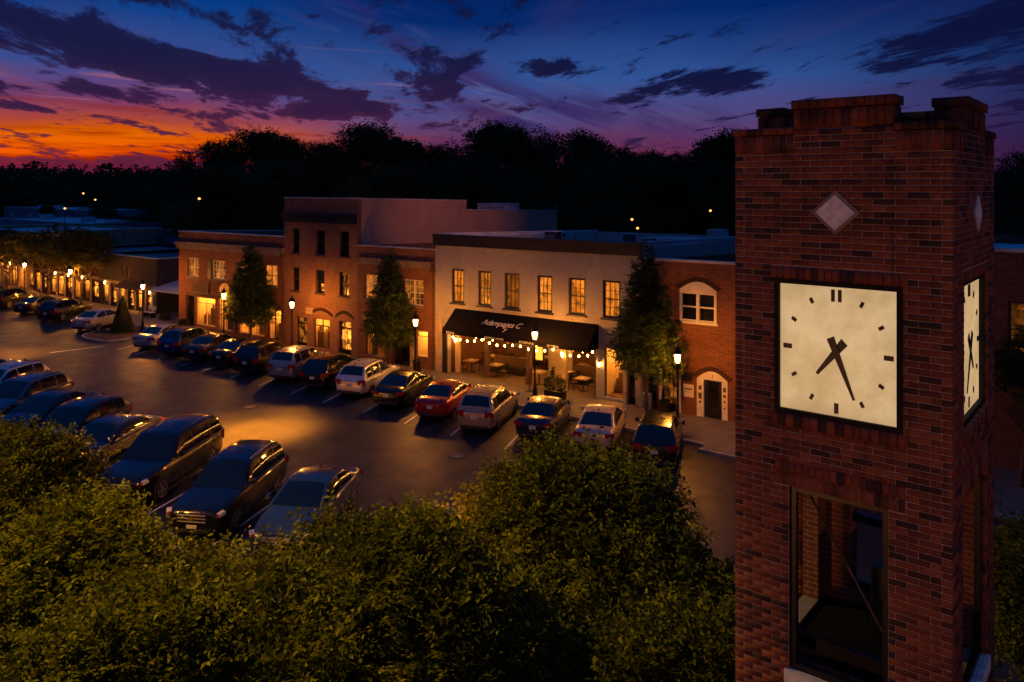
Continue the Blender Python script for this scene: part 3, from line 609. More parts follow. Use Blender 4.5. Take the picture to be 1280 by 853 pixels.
m = MB(o); m.add([(x1-.25, FY+.25, 8.25), (x1-.02, FY+.25, 8.25), (x1-.25, 58, 7.75), (x1-.02, 58, 7.75), (x1-.25, FY+.25, 8.55), (x1-.02, FY+.25, 8.55), (x1-.25, 58, 7.8), (x1-.02, 58, 7.8)], [(0, 1, 5, 4), (1, 3, 7, 5), (0, 2, 6, 4)])
m.build('parapet', 'roof_white', D); m = MB(o); m.add([(x0+.02, FY+.25, 8.25), (x0+.25, FY+.25, 8.25), (x0+.02, 58, 7.75), (x0+.25, 58, 7.75), (x0+.02, FY+.25, 8.55), (x0+.25, FY+.25, 8.55), (x0+.02, 58, 7.8), (x0+.25, 58, 7.8)], [(0, 1, 5, 4), (1, 3, 7, 5), (0, 2, 6, 4)])
m.build('parapet', 'roof_white', D)
m = MB(o); m.box(x0-.1, x1-.02, FY-.28, FY+.26, 8.45, 8.56); m.box(x0-.05, x1-.04, FY-.2, FY-.003, 7.98, 8.447); m.box(x0-.02, x1-.06, FY-.12, FY-.004, 7.88, 7.977); m.build('cornice', 'cornice_dark', D)
for i, w in enumerate(wins): window(D, o, *w, FY, 3, 4, 'black_wood', ['lit_curtain', 'lit_curtain', 'lit_dim', 'lit_curtain', 'lit_blind', 'lit_curtain'][i] if i != 2 else 'lit_blind', .12, True, 'black_wood', mun=.03)
for xa, xb, zz in ((-31.28, -30.72, 3.4), (-18.52, -18.33, 3.0), (-17.82, -17.5, 3.0)): m = MB(o); m.box(xa, xb, FY-.06, FY-.003, .13, zz); m.build('pilaster', 'stone', D)
m = MB(o); m.box(-30.7, -30.36, FY-.1, FY-.004, .13, 2.93); m.build('shutter', 'black_wood', D)
shopwindow(D, o, *sw, FY, 'wood', 1, 0, 41, D=2.6); door(D, o, *dr, FY, 'black_wood', 'dark_glass', .3, .2, fw=.07)
# porch room
a0, a1, zt, yb = -30.35, -20.15, 2.95, FY+5.2
m = MB(o); m.quad((a0, FY+.3, .14), (a0, yb, .14), (a0, yb, zt), (a0, FY+.3, zt)); m.quad((a1, FY+.3, .14), (a1, yb, .14), (a1, yb, zt), (a1, FY+.3, zt)); m.quad((a0, yb, .14), (a1, yb, .14), (a1, yb, zt), (a0, yb, zt))
m.quad((a0, FY, zt+.002), (a1, FY, zt+.002), (a1, yb, zt+.002), (a0, yb, zt+.002), mi=1); m.quad((a0, FY, .138), (a1, FY, .138), (a1, yb, .138), (a0, yb, .138), mi=2)
m.build('porch', ['brick_e', 'wood', 'porch_floor'], D)
for x in (-29.9, -27.7, -24.7, -22.35, -20.3): m = MB(o); m.box(x-.13, x+.13, FY+.31, FY+.55, .14, zt); m.build('pillar', 'cream' if x in (-29.9, -22.35) else 'umber', D)
m = MB(o); m.box(-24.75, -23.2, FY+2.6, FY+2.8, .14, zt); m.build('wall_pier', 'cream', D)
for x in (-29.0, -26.9, -21.2): m = MB(o); m.box(x-.55, x+.55, yb-.06, yb-.01, 1.0, 2.4); m.build('inner_window', 'lit_dim', D)
m = MB(o); m.box(-25.6, -24.95, yb-.08, yb-.01, .14, 2.2); m.build('inner_door', 'wood', D)
# awning
aw = empty('awning', (-24.8, FY, 2.9), 'long black fabric awning with white lettering over the dining porch', 'awning'); o2 = aw.location[:]
m = MB(o2); L, Rr, yo, zt_, zb_ = -29.75, -20.0, FY-1.25, 4.12, 3.02
m.add([(L, FY-.01, zt_), (Rr, FY-.01, zt_-.02), (Rr, yo, zb_), (L, yo, zb_)], [(0, 1, 2, 3)]); m.add([(L, FY-.02, zt_-.03), (Rr, FY-.02, zt_-.05), (Rr, yo+.01, zb_-.03), (L, yo+.01, zb_-.03)], [(0, 1, 2, 3)])
m.prism([(FY-.01, zt_), (yo, zb_), (yo, zb_-.2), (FY-.01, zb_-.2)], L-.01, L, 'x'); m.prism([(FY-.01, zt_), (yo, zb_), (yo, zb_-.2), (FY-.01, zb_-.2)], Rr, Rr+.01, 'x')
m.build('canopy', 'awning', aw)
m = MB(o2); m.box(L, Rr, yo-.012, yo-.002, zb_-.22, zb_-.004); m.build('valance', 'awning', aw)
m = MB(o2)
for x in (L+.05, -27.6, -24.9, -22.3, Rr-.05): m.tube([(x, FY-.02, zb_-.12), (x, yo+.03, zb_-.12)], .018, 6); m.tube([(x, FY-.02, zt_-.1), (x, yo+.03, zb_-.05)], .018, 6)
m.build('strut', 'iron', aw)
tilt = math.atan2(zt_-zb_, 1.25)
t = textmesh("Adampages C", .52, .004, 'lettering', 'lettering', aw, (-25.95+24.8, -.60, .715), (tilt, 0, 0), .92, .35)
t = textmesh("y", .34, .004, 'lettering', 'lettering', aw, (-25.5+24.8, -.86, .486), (tilt, 0, 0), 1, .4)
for s_, x in (("STEAKS", -29.15), ("BISTRO & WINES", -26.0), ("COCKTAILS", -23.8), ("OYSTERS", -22.1)): textmesh(s_, .17, .003, 'lettering', 'lettering', aw, (x+24.8, -1.268, -.01), (R(90), 0, 0), 1.05)

# --- E: right brick building, running on behind the tower
x0, x1 = -17.42, 14.
E_ = empty('corner_brick_building', (x0, FY, .13), 'red brick building behind the clock tower with an arched white door and arched white window', 'building', 'buildings along the street'); o = E_.location[:]
aw_, gd, ad_ = (-15.4, -13.5, 4.78, 6.75), (-16.35, -15.45, .13, 2.95), (-14.5, -12.95, .13, 2.35)
w5 = [(-1.45, .1, 4.6, 6.9), (-7.5, -5.9, 4.6, 6.9), (3, 4.6, 4.6, 6.9)]
XR = -9.0
m = MB(o); wallgrid(m, x0, XR, 0, 7.7, FY, [(-15.4, -13.5, 4.78, 6.35), gd, (-14.5, -12.95, .13, 2.0), (-17.3, -16.6, .13, 2.3)], .25)
# arch reveals: the wall above the two arched openings is cut by their curves with proud brick arches
wallgrid(m, XR, x1, 0, 8.85, FY, w5, .25); m.quad((XR, FY, 7.7), (XR, FY+15, 7.7), (XR, FY+15, 8.85), (XR, FY, 8.85)); shell(m, x0, XR, FY, 52, 7.7, (6.8, 6.3), 7.0); shell(m, XR, x1, FY, 52, 8.85, (8.2, 7.9), 8.7); m.build('wall', 'brick_e', E_)
roofsheet(E_, o, x0, XR, FY, 52, 6.8, 6.3, 'roof_grey'); roofsheet(E_, o, XR, x1, FY, 52, 8.55, 8.3); copings(E_, o, x0, XR, FY, 52, 7.7, 7.0, sides='', t=.12, w=.4); copings(E_, o, XR, x1, FY, 52, 8.85, 8.7, sides='', t=.14, w=.4)
def archband(a, b, zs, rise, w_, y0_, y1_, n=15):
    mm = MB(o)
    for j in range(n):
        t0, t1 = j/n+.004, (j+1)/n-.004
        p0, p1 = [(a+(b-a)*t_, zs+rise*math.sin(math.pi*t_)) for t_ in (t0, t1)]
        c_ = (a+b)/2
        def outp(p): d_ = Vector((p[0]-c_, (p[1]-zs)+.9*(b-a)/2)).normalized(); return (p[0]+d_.x*w_, p[1]+d_.y*w_)
        mm.prism([p0, p1, outp(p1), outp(p0)], y0_, y1_)
    return mm
archband(-15.5, -13.4, 6.35, .42, .23, FY-.03, FY-.003).build('brick_arch', 'brick_dark', E_); archband(-14.6, -12.85, 2.0, .42, .23, FY-.03, FY-.003).build('brick_arch', 'brick_dark', E_)
def archpoly(a, b, z0, zs, rise, n=14): return [(a, z0), (b, z0)]+[(b-(b-a)*j/n, zs+rise*math.sin(math.pi*j/n)) for j in range(n+1)]
# arched window: white surround with an arched head, two double sashes
m = MB(o); a, b = -15.4, -13.5; n = 14
arc = [(a+(b-a)*j/n, 6.35+.42*math.sin(math.pi*j/n)) for j in range(n+1)]
for j in range(n): m.prism([arc[j], arc[j+1], (arc[j+1][0], 6.22), (arc[j][0], 6.22)], FY-.025, FY+.1)
for xa, xb in ((a, a+.12), (-14.53, -14.37), (b-.12, b)): m.box(xa, xb, FY-.025, FY+.1, 4.78, 6.218)
m.box(a-.06, b+.06, FY-.06, FY+.1, 4.66, 4.777)
for xa, xb in ((a+.12, -14.53), (-14.37, b-.12)): m.box(xa, xb, FY+.02, FY+.09, 5.46, 5.54); m.box(xa, xb, FY+.02, FY+.09, 4.79, 4.86); m.box(xa, xb, FY+.02, FY+.09, 6.14, 6.215)
w = m.build('arched_window', 'white_paint', E_); p = MB(o); p.quad((a+.06, FY+.07, 4.8), (b-.06, FY+.07, 4.8), (b-.06, FY+.07, 6.25), (a+.06, FY+.07, 6.25)); p.build('pane', 'dark_glass', w)
# arched door surround
m = MB(o); a, b = -14.5, -12.95; arc = [(a+(b-a)*j/n, 2.0+.42*math.sin(math.pi*j/n)) for j in range(n+1)]
for j in range(n): m.prism([arc[j], arc[j+1], (arc[j+1][0], 1.98), (arc[j][0], 1.98)], FY-.02, FY+.12)
m.box(a, a+.36, FY-.02, FY+.12, .13, 1.978); m.box(b-.28, b, FY-.02, FY+.12, .13, 1.978); m.build('door_surround', 'white_paint', E_)
m = MB(o)
for x, z, w_, h_ in ((-14.33, 1.55, .15, .2), (-14.33, 1.15, .17, .3), (-14.33, .85, .1, .12), (-13.09, 1.6, .13, .22), (-13.09, 1.3, .13, .14), (-13.09, 1.02, .09, .1), (-13.1, .7, .06, .1)): m.box(x-w_/2, x+w_/2, FY-.032, FY-.022, z-h_/2, z+h_/2)
m.build('poster', 'umber', E_)
door(E_, o, -14.12, -13.25, .15, 1.97, FY, 'black', 'dark_glass', .02, .1, gz=.45, fw=.16)
m = MB(o); m.box(-13.72, -13.68, FY-.03, FY-.022, 2.12, 2.26); m.build('number', 'umber', E_)
# glazed door under the yellow panel
m = MB(o); m.box(-16.48, -16.35, FY-.04, FY+.05, .13, 2.4); m.box(-15.45, -15.32, FY-.04, FY+.05, .13, 2.4); m.box(-16.48, -15.32, FY-.04, FY+.05, 2.403, 2.52); m.build('door_frame', 'white_paint', E_)
m = MB(o); m.box(-16.35, -15.32, FY-.05, FY-.004, 2.52, 3.3); m.box(-16.3, -15.5, FY+.0, FY+.3, 2.4, 2.52); m.build('panel', 'cream', E_)
door(E_, o, -16.35, -15.45, .15, 2.4, FY, 'black_wood', 'lit_dim', .02, .1, 3, 5, .35, .09); door(E_, o, -17.3, -16.6, .13, 2.3, FY, 'black', 'dark_glass', .3, .1)
for w in w5: window(E_, o, *w, FY, 2, 2, 'wood', 'lit_dim', .12, True, 'stone_dirty')
s1 = empty('dark_sign', (-15.0, FY, 2.05), 'small dark sign box on the brick wall above the white notice', 'sign'); m = MB(s1.location[:]); m.box(-15.25, -14.72, FY-.16, FY-.005, 1.82, 2.22); m.build('board', 'black', s1)
s2 = empty('white_notice', (-14.93, FY, 1.35), 'white framed notice with a dark line of writing beside the arched door', 'sign'); m = MB(s2.location[:]); m.box(-15.2, -14.66, FY-.05, FY-.005, 1.0, 1.62); m.build('board', 'white_paint', s2)
m = MB(s2.location[:]); m.box(-15.12, -14.74, FY-.056, FY-.052, 1.36, 1.43); m.box(-15.1, -14.78, FY-.056, FY-.052, 1.24, 1.26); m.build('writing', 'umber', s2)
# rooftop boxes
def rooftop(name, x, y, z, w_, d_, h_, label, mat='metal_grey', group='rooftop units'):
    q = empty(name, (x, y, z), label, 'roof unit', group); m = MB(q.location[:]); m.box(x-w_/2, x+w_/2, y-d_/2, y+d_/2, z, z+h_); m.build('casing', mat, q, bevel=.03)
    m = MB(q.location[:]); m.box(x-w_/2-.06, x+w_/2+.06, y-d_/2-.06, y+d_/2+.06, z+h_+.002, z+h_+.06); m.build('lid', 'coping', q)
    m = MB(q.location[:])
    for i in range(5): m.box(x-w_*.4, x+w_*.4, y-d_/2-.03, y-d_/2-.002, z+h_*(.2+.13*i), z+h_*(.25+.13*i))
    m.build('grille', 'roof_grey', q)
rooftop('rooftop_unit', -12.9, 43.5, 6.55, 1.4, 1.3, 1.25, 'pale grey air conditioner on the roof behind the right brick wall')
rooftop('rooftop_unit', -13.0, 49.5, 6.3, 2.6, 1.6, 1.5, 'wide grey roof box at the back of the right brick building')
rooftop('rooftop_unit', -19.6, 47.5, 7.45, 2.4, 1.6, .7, 'low flat unit on the white roof near its right parapet')
rooftop('rooftop_unit', -22.4, 50.5, 7.3, 1.7, 1.1, .6, 'small dark-sided unit on the white roof', 'roof_grey')
rooftop('rooftop_unit', -41.2, 58, 8.75, 3.2, 2., 1.15, 'white unit above the far part of the orange side wall', 'coping')
rooftop('rooftop_unit', -28.1, 46, 7.5, .9, .8, .9, 'dark vent box on the white roof close to its left side', 'black')
rooftop('rooftop_unit', -26.5, 54.5, 7.15, .8, .6, .7, 'small dark box at the far edge of the white roof', 'black')
def roofpipe(x, y, z, h_, label):
    q = empty('vent_pipe', (x, y, z), label, 'vent pipe', 'vent pipes on the roofs'); m = MB(q.location[:]); m.tube([(x, y, z), (x, y, z+h_)], .07, 8); m.build('pipe', 'roof_grey', q); m = MB(q.location[:]); m.lathe([(.05, 0), (.16, .02), (.13, .12), (.02, .2)], (x, y, z+h_), 10); m.build('cap', 'iron', q)
roofpipe(-53.4, 44, 6.7, 2.7, 'tall thin vent pipe, left one on the roof of the left brick building'); roofpipe(-49.3, 44, 6.7, 2.7, 'tall thin vent pipe, right one on the roof of the left brick building')
roofpipe(-37.6, 62, 8.9, .9, 'short vent pipe near the far end of the orange wall')

# --- F: row of low shops further down the street, and the tan building
FR = math.atan(-SK)
def low_building(name, label, X0, X1, yl, depth, h_, wall, roof, wins_, sign=None, seed=1, awn=None, hr=None):
    """front runs from (X0) to (X1) along the street's own line"""
    q = empty(name, (X1, yl, .13), label, 'building', 'low shops down the street', rz=FR); o_ = (0, 0, .13); L_ = (X1-X0)/math.cos(FR)
    hol = [(-L_+a, -L_+b, c, d) for a, b, c, d, k_ in wins_]
    m = MB(o_); wallgrid(m, -L_, 0, 0, h_, 0, hol, .25); shell(m, -L_, 0, 0, depth, h_, (h_-.45, h_-.6), hr or h_-.1); m.build('wall', wall, q)
    roofsheet(q, o_, -L_, 0, 0, depth, h_-.3, h_-.45, roof); copings(q, o_, -L_, 0, 0, depth, h_, hr or h_-.1)
    for i, (a, b, c, d, k_) in enumerate(wins_):
        a, b = -L_+a, -L_+b
        if k_ == 'shop': shopwindow(q, o_, a, b, c, d, 0, 'cream' if i % 2 else 'black_wood', max(1, round((b-a)/1.)), .4, seed+i, D=1.9, fz=.15)
        elif k_ == 'door': door(q, o_, a, b, c, d, 0, 'black_wood', 'lit_shop', .4, .2)
        else: window(q, o_, a, b, c, d, 0, 1, 2, 'black_wood', 'lit_curtain', .05, True)
    m = MB(o_); zc = max(w_[3] for w_ in wins_ if w_[4] == 'shop')+.25
    m.box(-L_+.1, -.1, -.14, -.004, zc, zc+.22); m.build('fascia', 'stone_dirty', q)
    for i, (a, b, c, d, k_) in enumerate(wins_):
        if i: m = MB(o_); m.box(-L_+a-.28, -L_+a-.06, -.1, -.005, .13, zc); m.build('pilaster', 'stone', q)
    return q, L_
q, L_ = low_building('dark_shop_building', 'low shop with dark upper wall and two narrow lit windows next to the white canopy', -76.2, -65.6, 39.9, 12, 5.0, 'dark_wall', 'roof_grey',
    [(.5, 1.7, .4, 2.1, 'shop'), (2.3, 3.3, .13, 2.1, 'door'), (3.8, 5.0, .4, 2.1, 'shop'), (5.6, 6.6, .13, 2.1, 'door'), (7.1, 8.3, .4, 2.1, 'shop'), (8.9, 9.9, .13, 2.0, 'door'), (4.4, 4.8, 2.95, 4.1, 'w'), (5.3, 5.7, 2.95, 4.1, 'w')], seed=51)
m = MB((0, 0, .13)); m.prism([(-.02, 2.75), (-1.1, 2.3), (-1.1, 2.2), (-.02, 2.2)], -L_+4.9, -L_+9.3, 'x'); m.build('awning', 'umber', q)
low_building('brick_shop_row', 'long low brick shop row behind the round street trees, lit along its ground floor', -91.5, -76.2, 40.5, 14, 4.6, 'brick_dark', 'roof_grey',
    [(.4+i*1.9, 1.75+i*1.9, .35, 2.2, 'door' if i % 3 == 1 else 'shop') for i in range(8)], seed=61)
low_building('tan_building', 'tan painted building at the left edge with a pale roofline above the trees', -112, -91.5, 41.4, 14, 6.4, 'tan_wall', 'roof_white',
    [(.6+i*2.3, 2.2+i*2.3, .35, 2.5, 'door' if i % 3 == 2 else 'shop') for i in range(9)], seed=71)
# white canopy in the gap
cn = empty('entrance_canopy', (-63.6, 40.6, .13), 'white sloping canopy on posts in the gap beside the left brick building', 'canopy'); o = cn.location[:]
m = MB(o); m.add([(-65.5, 39.2, 2.3), (-60.9, 39.2, 2.3), (-60.9, 43.2, 3.1), (-65.5, 43.2, 3.1), (-65.5, 39.2, 2.42), (-60.9, 39.2, 2.42), (-60.9, 43.2, 3.22), (-65.5, 43.2, 3.22)], [(0, 1, 2, 3), (4, 5, 6, 7), (0, 1, 5, 4), (1, 2, 6, 5), (3, 0, 4, 7)]); m.build('cover', 'white_paint', cn)
for x in (-65.3, -61.1):
    m = MB(o); m.box(x-.05, x+.05, 39.3, 39.4, .13, 2.3); m.build('post', 'white_paint', cn)
# back-street roofs beyond
for i, (x, y, w_, d_, h_, wm, rm, lb) in enumerate([(-84, 60, 26, 8, 6.1, 'grey_wall', 'roof_grey', 'long dark flat-roofed block with garage doors behind the dark shop'),
        (-100, 74, 40, 8, 6.6, 'dark_wall', 'roof_grey', 'low dark building far behind the shops'), (-132, 66, 34, 12, 6.0, 'grey_wall', 'roof_white', 'wide white-roofed building behind the tan building'),
        (-168, 84, 40, 12, 6.9, 'grey_wall', 'roof_white', 'pale roofed block at the far left below the woods'), (-70, 62, 14, 6, 5.6, 'dark_wall', 'roof_grey', 'dark shed behind the gap beside the left brick building'),
        (-14, 78, 40, 9, 6.3, 'dark_wall', 'roof_grey', 'dark low building behind the right brick building'), (6, 60, 20, 10, 6.6, 'grey_wall', 'roof_grey', 'dark blue building right of the clock tower behind the brick one')]):
    q = empty('warehouse', (x, y, 0), lb, 'building', 'back-street buildings', rz=FR); o = (0, 0, 0)
    m = MB(o); wallgrid(m, -w_/2, w_/2, 0, h_, -d_/2, [], .2); shell(m, -w_/2, w_/2, -d_/2, d_/2, h_, (h_-.3, h_-.5), h_-.1); m.build('wall', wm, q)
    roofsheet(q, o, -w_/2, w_/2, -d_/2, d_/2, h_-.15, h_-.2, rm); copings(q, o, -w_/2, w_/2, -d_/2, d_/2, h_, h_-.1, 'metal_grey')
    rr = random.Random(i)
    for j in range(3):
        a = rr.uniform(-w_*.4, w_*.4); m = MB(o); m.box(a, a+rr.uniform(1, 2.4), -1, .6, h_-.2, h_+rr.uniform(.3, .8)); m.build('roof_unit', 'metal_grey', q)
    for j in range(4):
        a = -w_*.4+j*w_*.22; m = MB(o); m.box(a, a+1.6, -d_/2-.03, -d_/2-.004, h_-3., h_-1.1); m.build('shutter_door', 'metal_grey', q)

# ---------------------------------------------------------------- clock tower
TW, TD = 2.22, 2.54
T = empty('clock_tower', (-.793, 8.74, .09), 'red brick clock tower with square lit dials and a notched parapet', 'clock tower', rz=R(-4.94))
TZ = .09
def build_tower():
    BV, BF = [], []
    rb = random.Random(3)
    def brick(face, a, b, z0, z1, proud=0., dep=.1, jit=.0025):
        d = -proud+rb.uniform(-jit, jit); e = .0
        g = .0042
        a += g; b -= g; z0 += g; z1 -= g
        if b-a < .012: return
        if face == 'f': X = (a, b, d, dep)
        elif face == 'b': X = (a, b, TD-dep, TD-d)
        elif face == 'r': X = (-dep, -d, a, b)
        else: X = (-TW+d, -TW+dep, a, b)
        n = len(BV); x0, x1, y0, y1 = X
        BV.extend([(x, y, z-TZ) for z in (z0, z1) for y in (y0, y1) for x in (x0, x1)])
        BF.extend([tuple(n+i for i in f) for f in [(0, 2, 3, 1), (4, 5, 7, 6), (0, 1, 5, 4), (1, 3, 7, 5), (3, 2, 6, 7), (2, 0, 4, 6)]])
    OPF, OPR = (-1.6, -.584, 6.19, 8.2), (.55, 1.95, 6.05, 8.27)
    CLF, CLR = (-1.753, -.45, 9.0, 10.48), (.60, 1.97, 8.98, 10.5)
    holes = {'f': [OPF, CLF, (-1.75, -.42, 8.2, 8.47), (-1.8, -.4, 10.48, 10.62), (-1.8, -.4, 8.86, 9.0)],
             'r': [OPR, CLR, (.5, 2.0, 8.27, 8.47), (.55, 2.02, 10.5, 10.62), (.55, 2.02, 8.85, 8.98)],
             'b': [OPF], 'l': [OPR]}
    mer = {'f': (-1.547, -.525), 'b': (-1.547, -.525), 'r': (.69, 1.85), 'l': (.69, 1.85)}
    h = .0677; z = 4.4; k = 0
    while z < 12.13:
        for fc in 'frbl':
            s0, s1 = (-TW, 0) if fc in 'fb' else (0, TD)
            inset = (k % 2 == 1) == (fc in 'fb')
            e0, e1 = (s0+.1, s1-.1) if inset else (s0, s1)
            top = z > 11.85
            if top: e0, e1 = mer[fc]
            x = s0+((.1065 if k % 2 else 0) if fc in 'fb' else (0 if k % 2 else .1065))-.213
            zc = z+h/2
            while x < e1:
                a, b = max(x, e0), min(x+.213, e1); x += .213
                if b-a < .02: continue
                segs = [(a, b)]
                for (ha, hb, hc, hd) in holes[fc]:
                    if hc < zc < hd:
                        ns = []
                        for (p_, q_) in segs:
                            if q_ <= ha or p_ >= hb: ns.append((p_, q_)); continue
                            if p_ < ha: ns.append((p_, ha))
                            if q_ > hb: ns.append((hb, q_))
                        segs = ns
                for (p_, q_) in segs: brick(fc, p_, q_, z, z+h)
        z += h; k += 1
    def row(fc, a, b, z0, z1, w_, proud, dep=.1):
        n = max(1, round((b-a)/w_)); w_ = (b-a)/n
        for i in range(n): brick(fc, a+i*w_, a+(i+1)*w_, z0, z1, proud, dep, .004)
    row('f', -1.75, -.42, 8.34, 8.47, .072, .012); row('f', -1.75, -.42, 8.2, 8.34, .072, .004)
    row('r', .5, 2.0, 8.27, 8.47, .072, .012)
    row('f', -1.8, -.4, 10.48, 10.62, .072, .01); row('f', -1.8, -.4, 8.86, 8.998, .085, .03)
    row('r', .55, 2.02, 10.5, 10.62, .072, .01); row('r', .55, 2.02, 8.85, 8.978, .085, .03)
    for fc in 'frbl':
        s0, s1 = (-TW, 0) if fc in 'fb' else (.1, TD-.1); m0, m1 = mer[fc]
        for a, b in ((s0, m0), (m1, s1)):
            row(fc, a, b, 11.865, 12.065, .083, .004); row(fc, a-(.02 if a == s0 and fc in 'fb' else 0), b+(.02 if b == s1 and fc in 'fb' else 0), 12.067, 12.15, .083, .022, .3)
        row(fc, m0, m1, 12.135, 12.335, .083, .006, .3); row(fc, m0-.02, m1+.02, 12.338, 12.44, .098, .028, .32)
    V = np.array(BV); n = V.shape[0]
    npmesh('brickwork', V, np.array(BF), 'tower_brick', T)
    # mortar core, inner walls and reveals
    c = MB((0, 0, TZ)); e = .0055; t = .3
    zz = 12.13
    def hole2(hs): return hs
    wallgrid(c, -TW+e, -e, 4.4, 12.06, e, [OPF, CLF], .001, 'x', 0)
    wallgrid(c, e, TD-e, 4.4, 12.06, -e, [OPR, CLR], .001, 'y', 0)
    A0 = MB(); wallgrid(A0, -TW+e, -e, 4.4, 12.06, TD-e, [OPF], -.001, 'x', 0); c.add([(x, y, z) for x, y, z in A0.v], A0.f, 0)
    A0 = MB(); wallgrid(A0, e, TD-e, 4.4, 12.06, -TW+e, [OPR], -.001, 'y', 0); c.add(A0.v, A0.f, 0)
    # inner skin (brick texture) and reveals
    wallgrid(c, -TW+t, -t, 4.4, 12.05, t, [OPF, CLF], -(t-.1), 'x', 1)
    wallgrid(c, t, TD-t, 4.4, 12.05, -t, [OPR, CLR], -(t-.1), 'y', 1)
    wallgrid(c, -TW+t, -t, 4.4, 12.05, TD-t, [OPF], (t-.1), 'x', 1)
    wallgrid(c, t, TD-t, 4.4, 12.05, -TW+t, [OPR], (t-.1), 'y', 1)
    c.quad((-TW+.1, .1, 12.066), (-.1, .1, 12.066), (-.1, TD-.1, 12.066), (-TW+.1, TD-.1, 12.066), mi=0) if False else None
    c.box(-TW+.305, -.305, .305, TD-.305, 11.5, 11.6, 0)                       # roof slab
    c.box(-TW, 0, 0, TD, .09, 4.398, 1)                                        # shaft below the frame
    c.build('core', ['mortar', 'tower_core'], T)
    m = MB((0, 0, TZ)); m.box(-TW+.302, -.302, .302, TD-.302, 5.9, 6.0); m.build('floor_slab', 'shaded_floor', T)  # near-black floor colour stands in for the shade inside the opening
    for (a, b, z0, z1), ax_ in ((OPF, 'f'), (OPR, 'r')):
        m = MB((0, 0, TZ)); w_ = .065
        def bx(p0, p1, q0, q1, d0=.05, d1=.12):
            if ax_ == 'f': m.box(p0, p1, d0, d1, q0, q1)
            else: m.box(-d1, -d0, p0, p1, q0, q1)
        bx(a, a+w_, z0, z1); bx(b-w_, b, z0, z1); bx(a+w_, b-w_, z1-w_, z1, .052, .118); bx(a+w_, b-w_, z0, z0+w_, .052, .118)
        m.build('opening_frame', 'iron', T)
    for y0_, s_ in ((TD-.12, 1),):
        [MB((0, 0, TZ)).box(-1.6, -.584, TD-.2, TD-.13, za, zb_).build('rail', 'iron', T) for za, zb_ in ((7.05, 7.15), (6.19, 6.27))]
    m = MB((0, 0, TZ)); m.box(-1.95, -.35, .36, .44, 6.28, 6.42); m.build('beam', 'iron', T)
    m = MB((0, 0, TZ)); m.box(-1.15, -.5, 1.5, 2.1, 6.0, 6.9); m.build('equipment_cabinet', 'black', T, bevel=.02)
    m = MB((0, 0, TZ)); m.tube([(-1.75, 1.1, 7.75), (-.45, .62, 6.05)], .014, 6); m.build('brace_rod', 'wood', T)
    m = MB((0, 0, TZ)); m.box(-1.64, -.54, -.035, .045, 6.02, 6.185); m.box(-.3, .04, .52, 1.98, 5.88, 6.045); m.build('sill', 'stone_pale', T)
    m = MB((0, 0, TZ)); m.add([(-.25, 1.3, 6.002), (-.7, 1.2, 6.002), (-.62, .8, 6.002), (-.4, 1.05, 6.18)], [(0, 1, 3), (1, 2, 3), (2, 0, 3), (0, 2, 1)]); m.build('slate', 'concrete', T)
    # diamonds
    for fc in 'fr':
        cx_, cz_ = (-1.10, 11.22) if fc == 'f' else (1.25, 11.2)
        m = MB((0, 0, TZ)); hx, hz_ = .25, .24
        def P(a, z, d): return (cx_+a, d, cz_+z) if fc == 'f' else (-d, cx_+a, cz_+z)
        for s_, d0, d1, mi_ in ((1.0, .012, -.020, 0), (.80, -.019, -.034, 1)):
            pts = [(hx*s_, 0), (0, hz_*s_), (-hx*s_, 0), (0, -hz_*s_)]
            m.add([P(a, z, d1) for a, z in pts]+[P(a, z, d0) for a, z in pts], [(0, 1, 2, 3), (0, 4, 5, 1), (1, 5, 6, 2), (2, 6, 7, 3), (3, 7, 4, 0)], mi_)
        m.build('diamond_panel', ['stone_dirty', 'stone_pale'], T)
    # clocks
    for fc in 'fr':
        a, b, z0, z1 = CLF if fc == 'f' else CLR
        rec = .012 if fc == 'f' else .055
        cx_, cz_ = (a+b)/2, (z0+z1)/2; W2, H2 = (b-a)/2, (z1-z0)/2
        def place(o, d):
            o.location = (cx_, d, cz_-TZ) if fc == 'f' else (-d, cx_, cz_-TZ)
            if fc == 'r': o.rotation_euler = (0, 0, R(90))
        m = MB(); w_ = .05
        for X in ((-W2, -W2+w_, -H2, H2), (W2-w_, W2, -H2, H2)): m.box(X[0], X[1], -.03, .09, X[2], X[3])
        for Z in ((-H2, -H2+w_), (H2-w_, H2)): m.box(-W2+w_, W2-w_, -.028, .088, Z[0], Z[1])
        m.box(-W2, W2, .09, .1, -H2, H2)
        ck = m.build('clock', 'clock_frame', T); place(ck, rec)
        m = MB(); m.box(-W2+w_, W2-w_, .018, .03, -H2+w_, H2-w_); m.build('dial', 'clock_face', ck)
        rx, rz_ = W2*.79, H2*.81
        def bar(name, ang, r0, r1, w0, w1, d, tail=0., off=0.):
            mm = MB(); s_, c_ = math.sin(R(ang)), math.cos(R(ang)); sx, sz = rx/.6, rz_/.6
            def Q(r_, w): return ((r_*s_+w*c_)*sx, (r_*c_-w*s_)*sz)
            pts = [Q(r0, -w0+off), Q(r1, -w1+off), Q(r1, w1+off), Q(r0, w0+off)]
            mm.prism([(p_[0], p_[1]) for p_ in pts], d-.008, d); return mm.build(name, 'black', ck)
        for hh in range(12):
            if hh == 0:
                bar('marker', 0, .53, .66, .022, .022, .0175, off=-.04); bar('marker', 0, .53, .66, .022, .022, .0175, off=.042)
            elif hh % 3 == 0: bar('marker', hh*30, .55, .66, .026, .026, .0175)
            else: bar('marker', hh*30, .57, .635, .02, .02, .0175)
        hm = (156, 222) if fc == 'f' else (209, 140)
        bar('minute_hand', hm[0], -.16, .53, .048, .014, -.002); bar('hour_hand', hm[1], -.15, .35, .05, .018, .009)
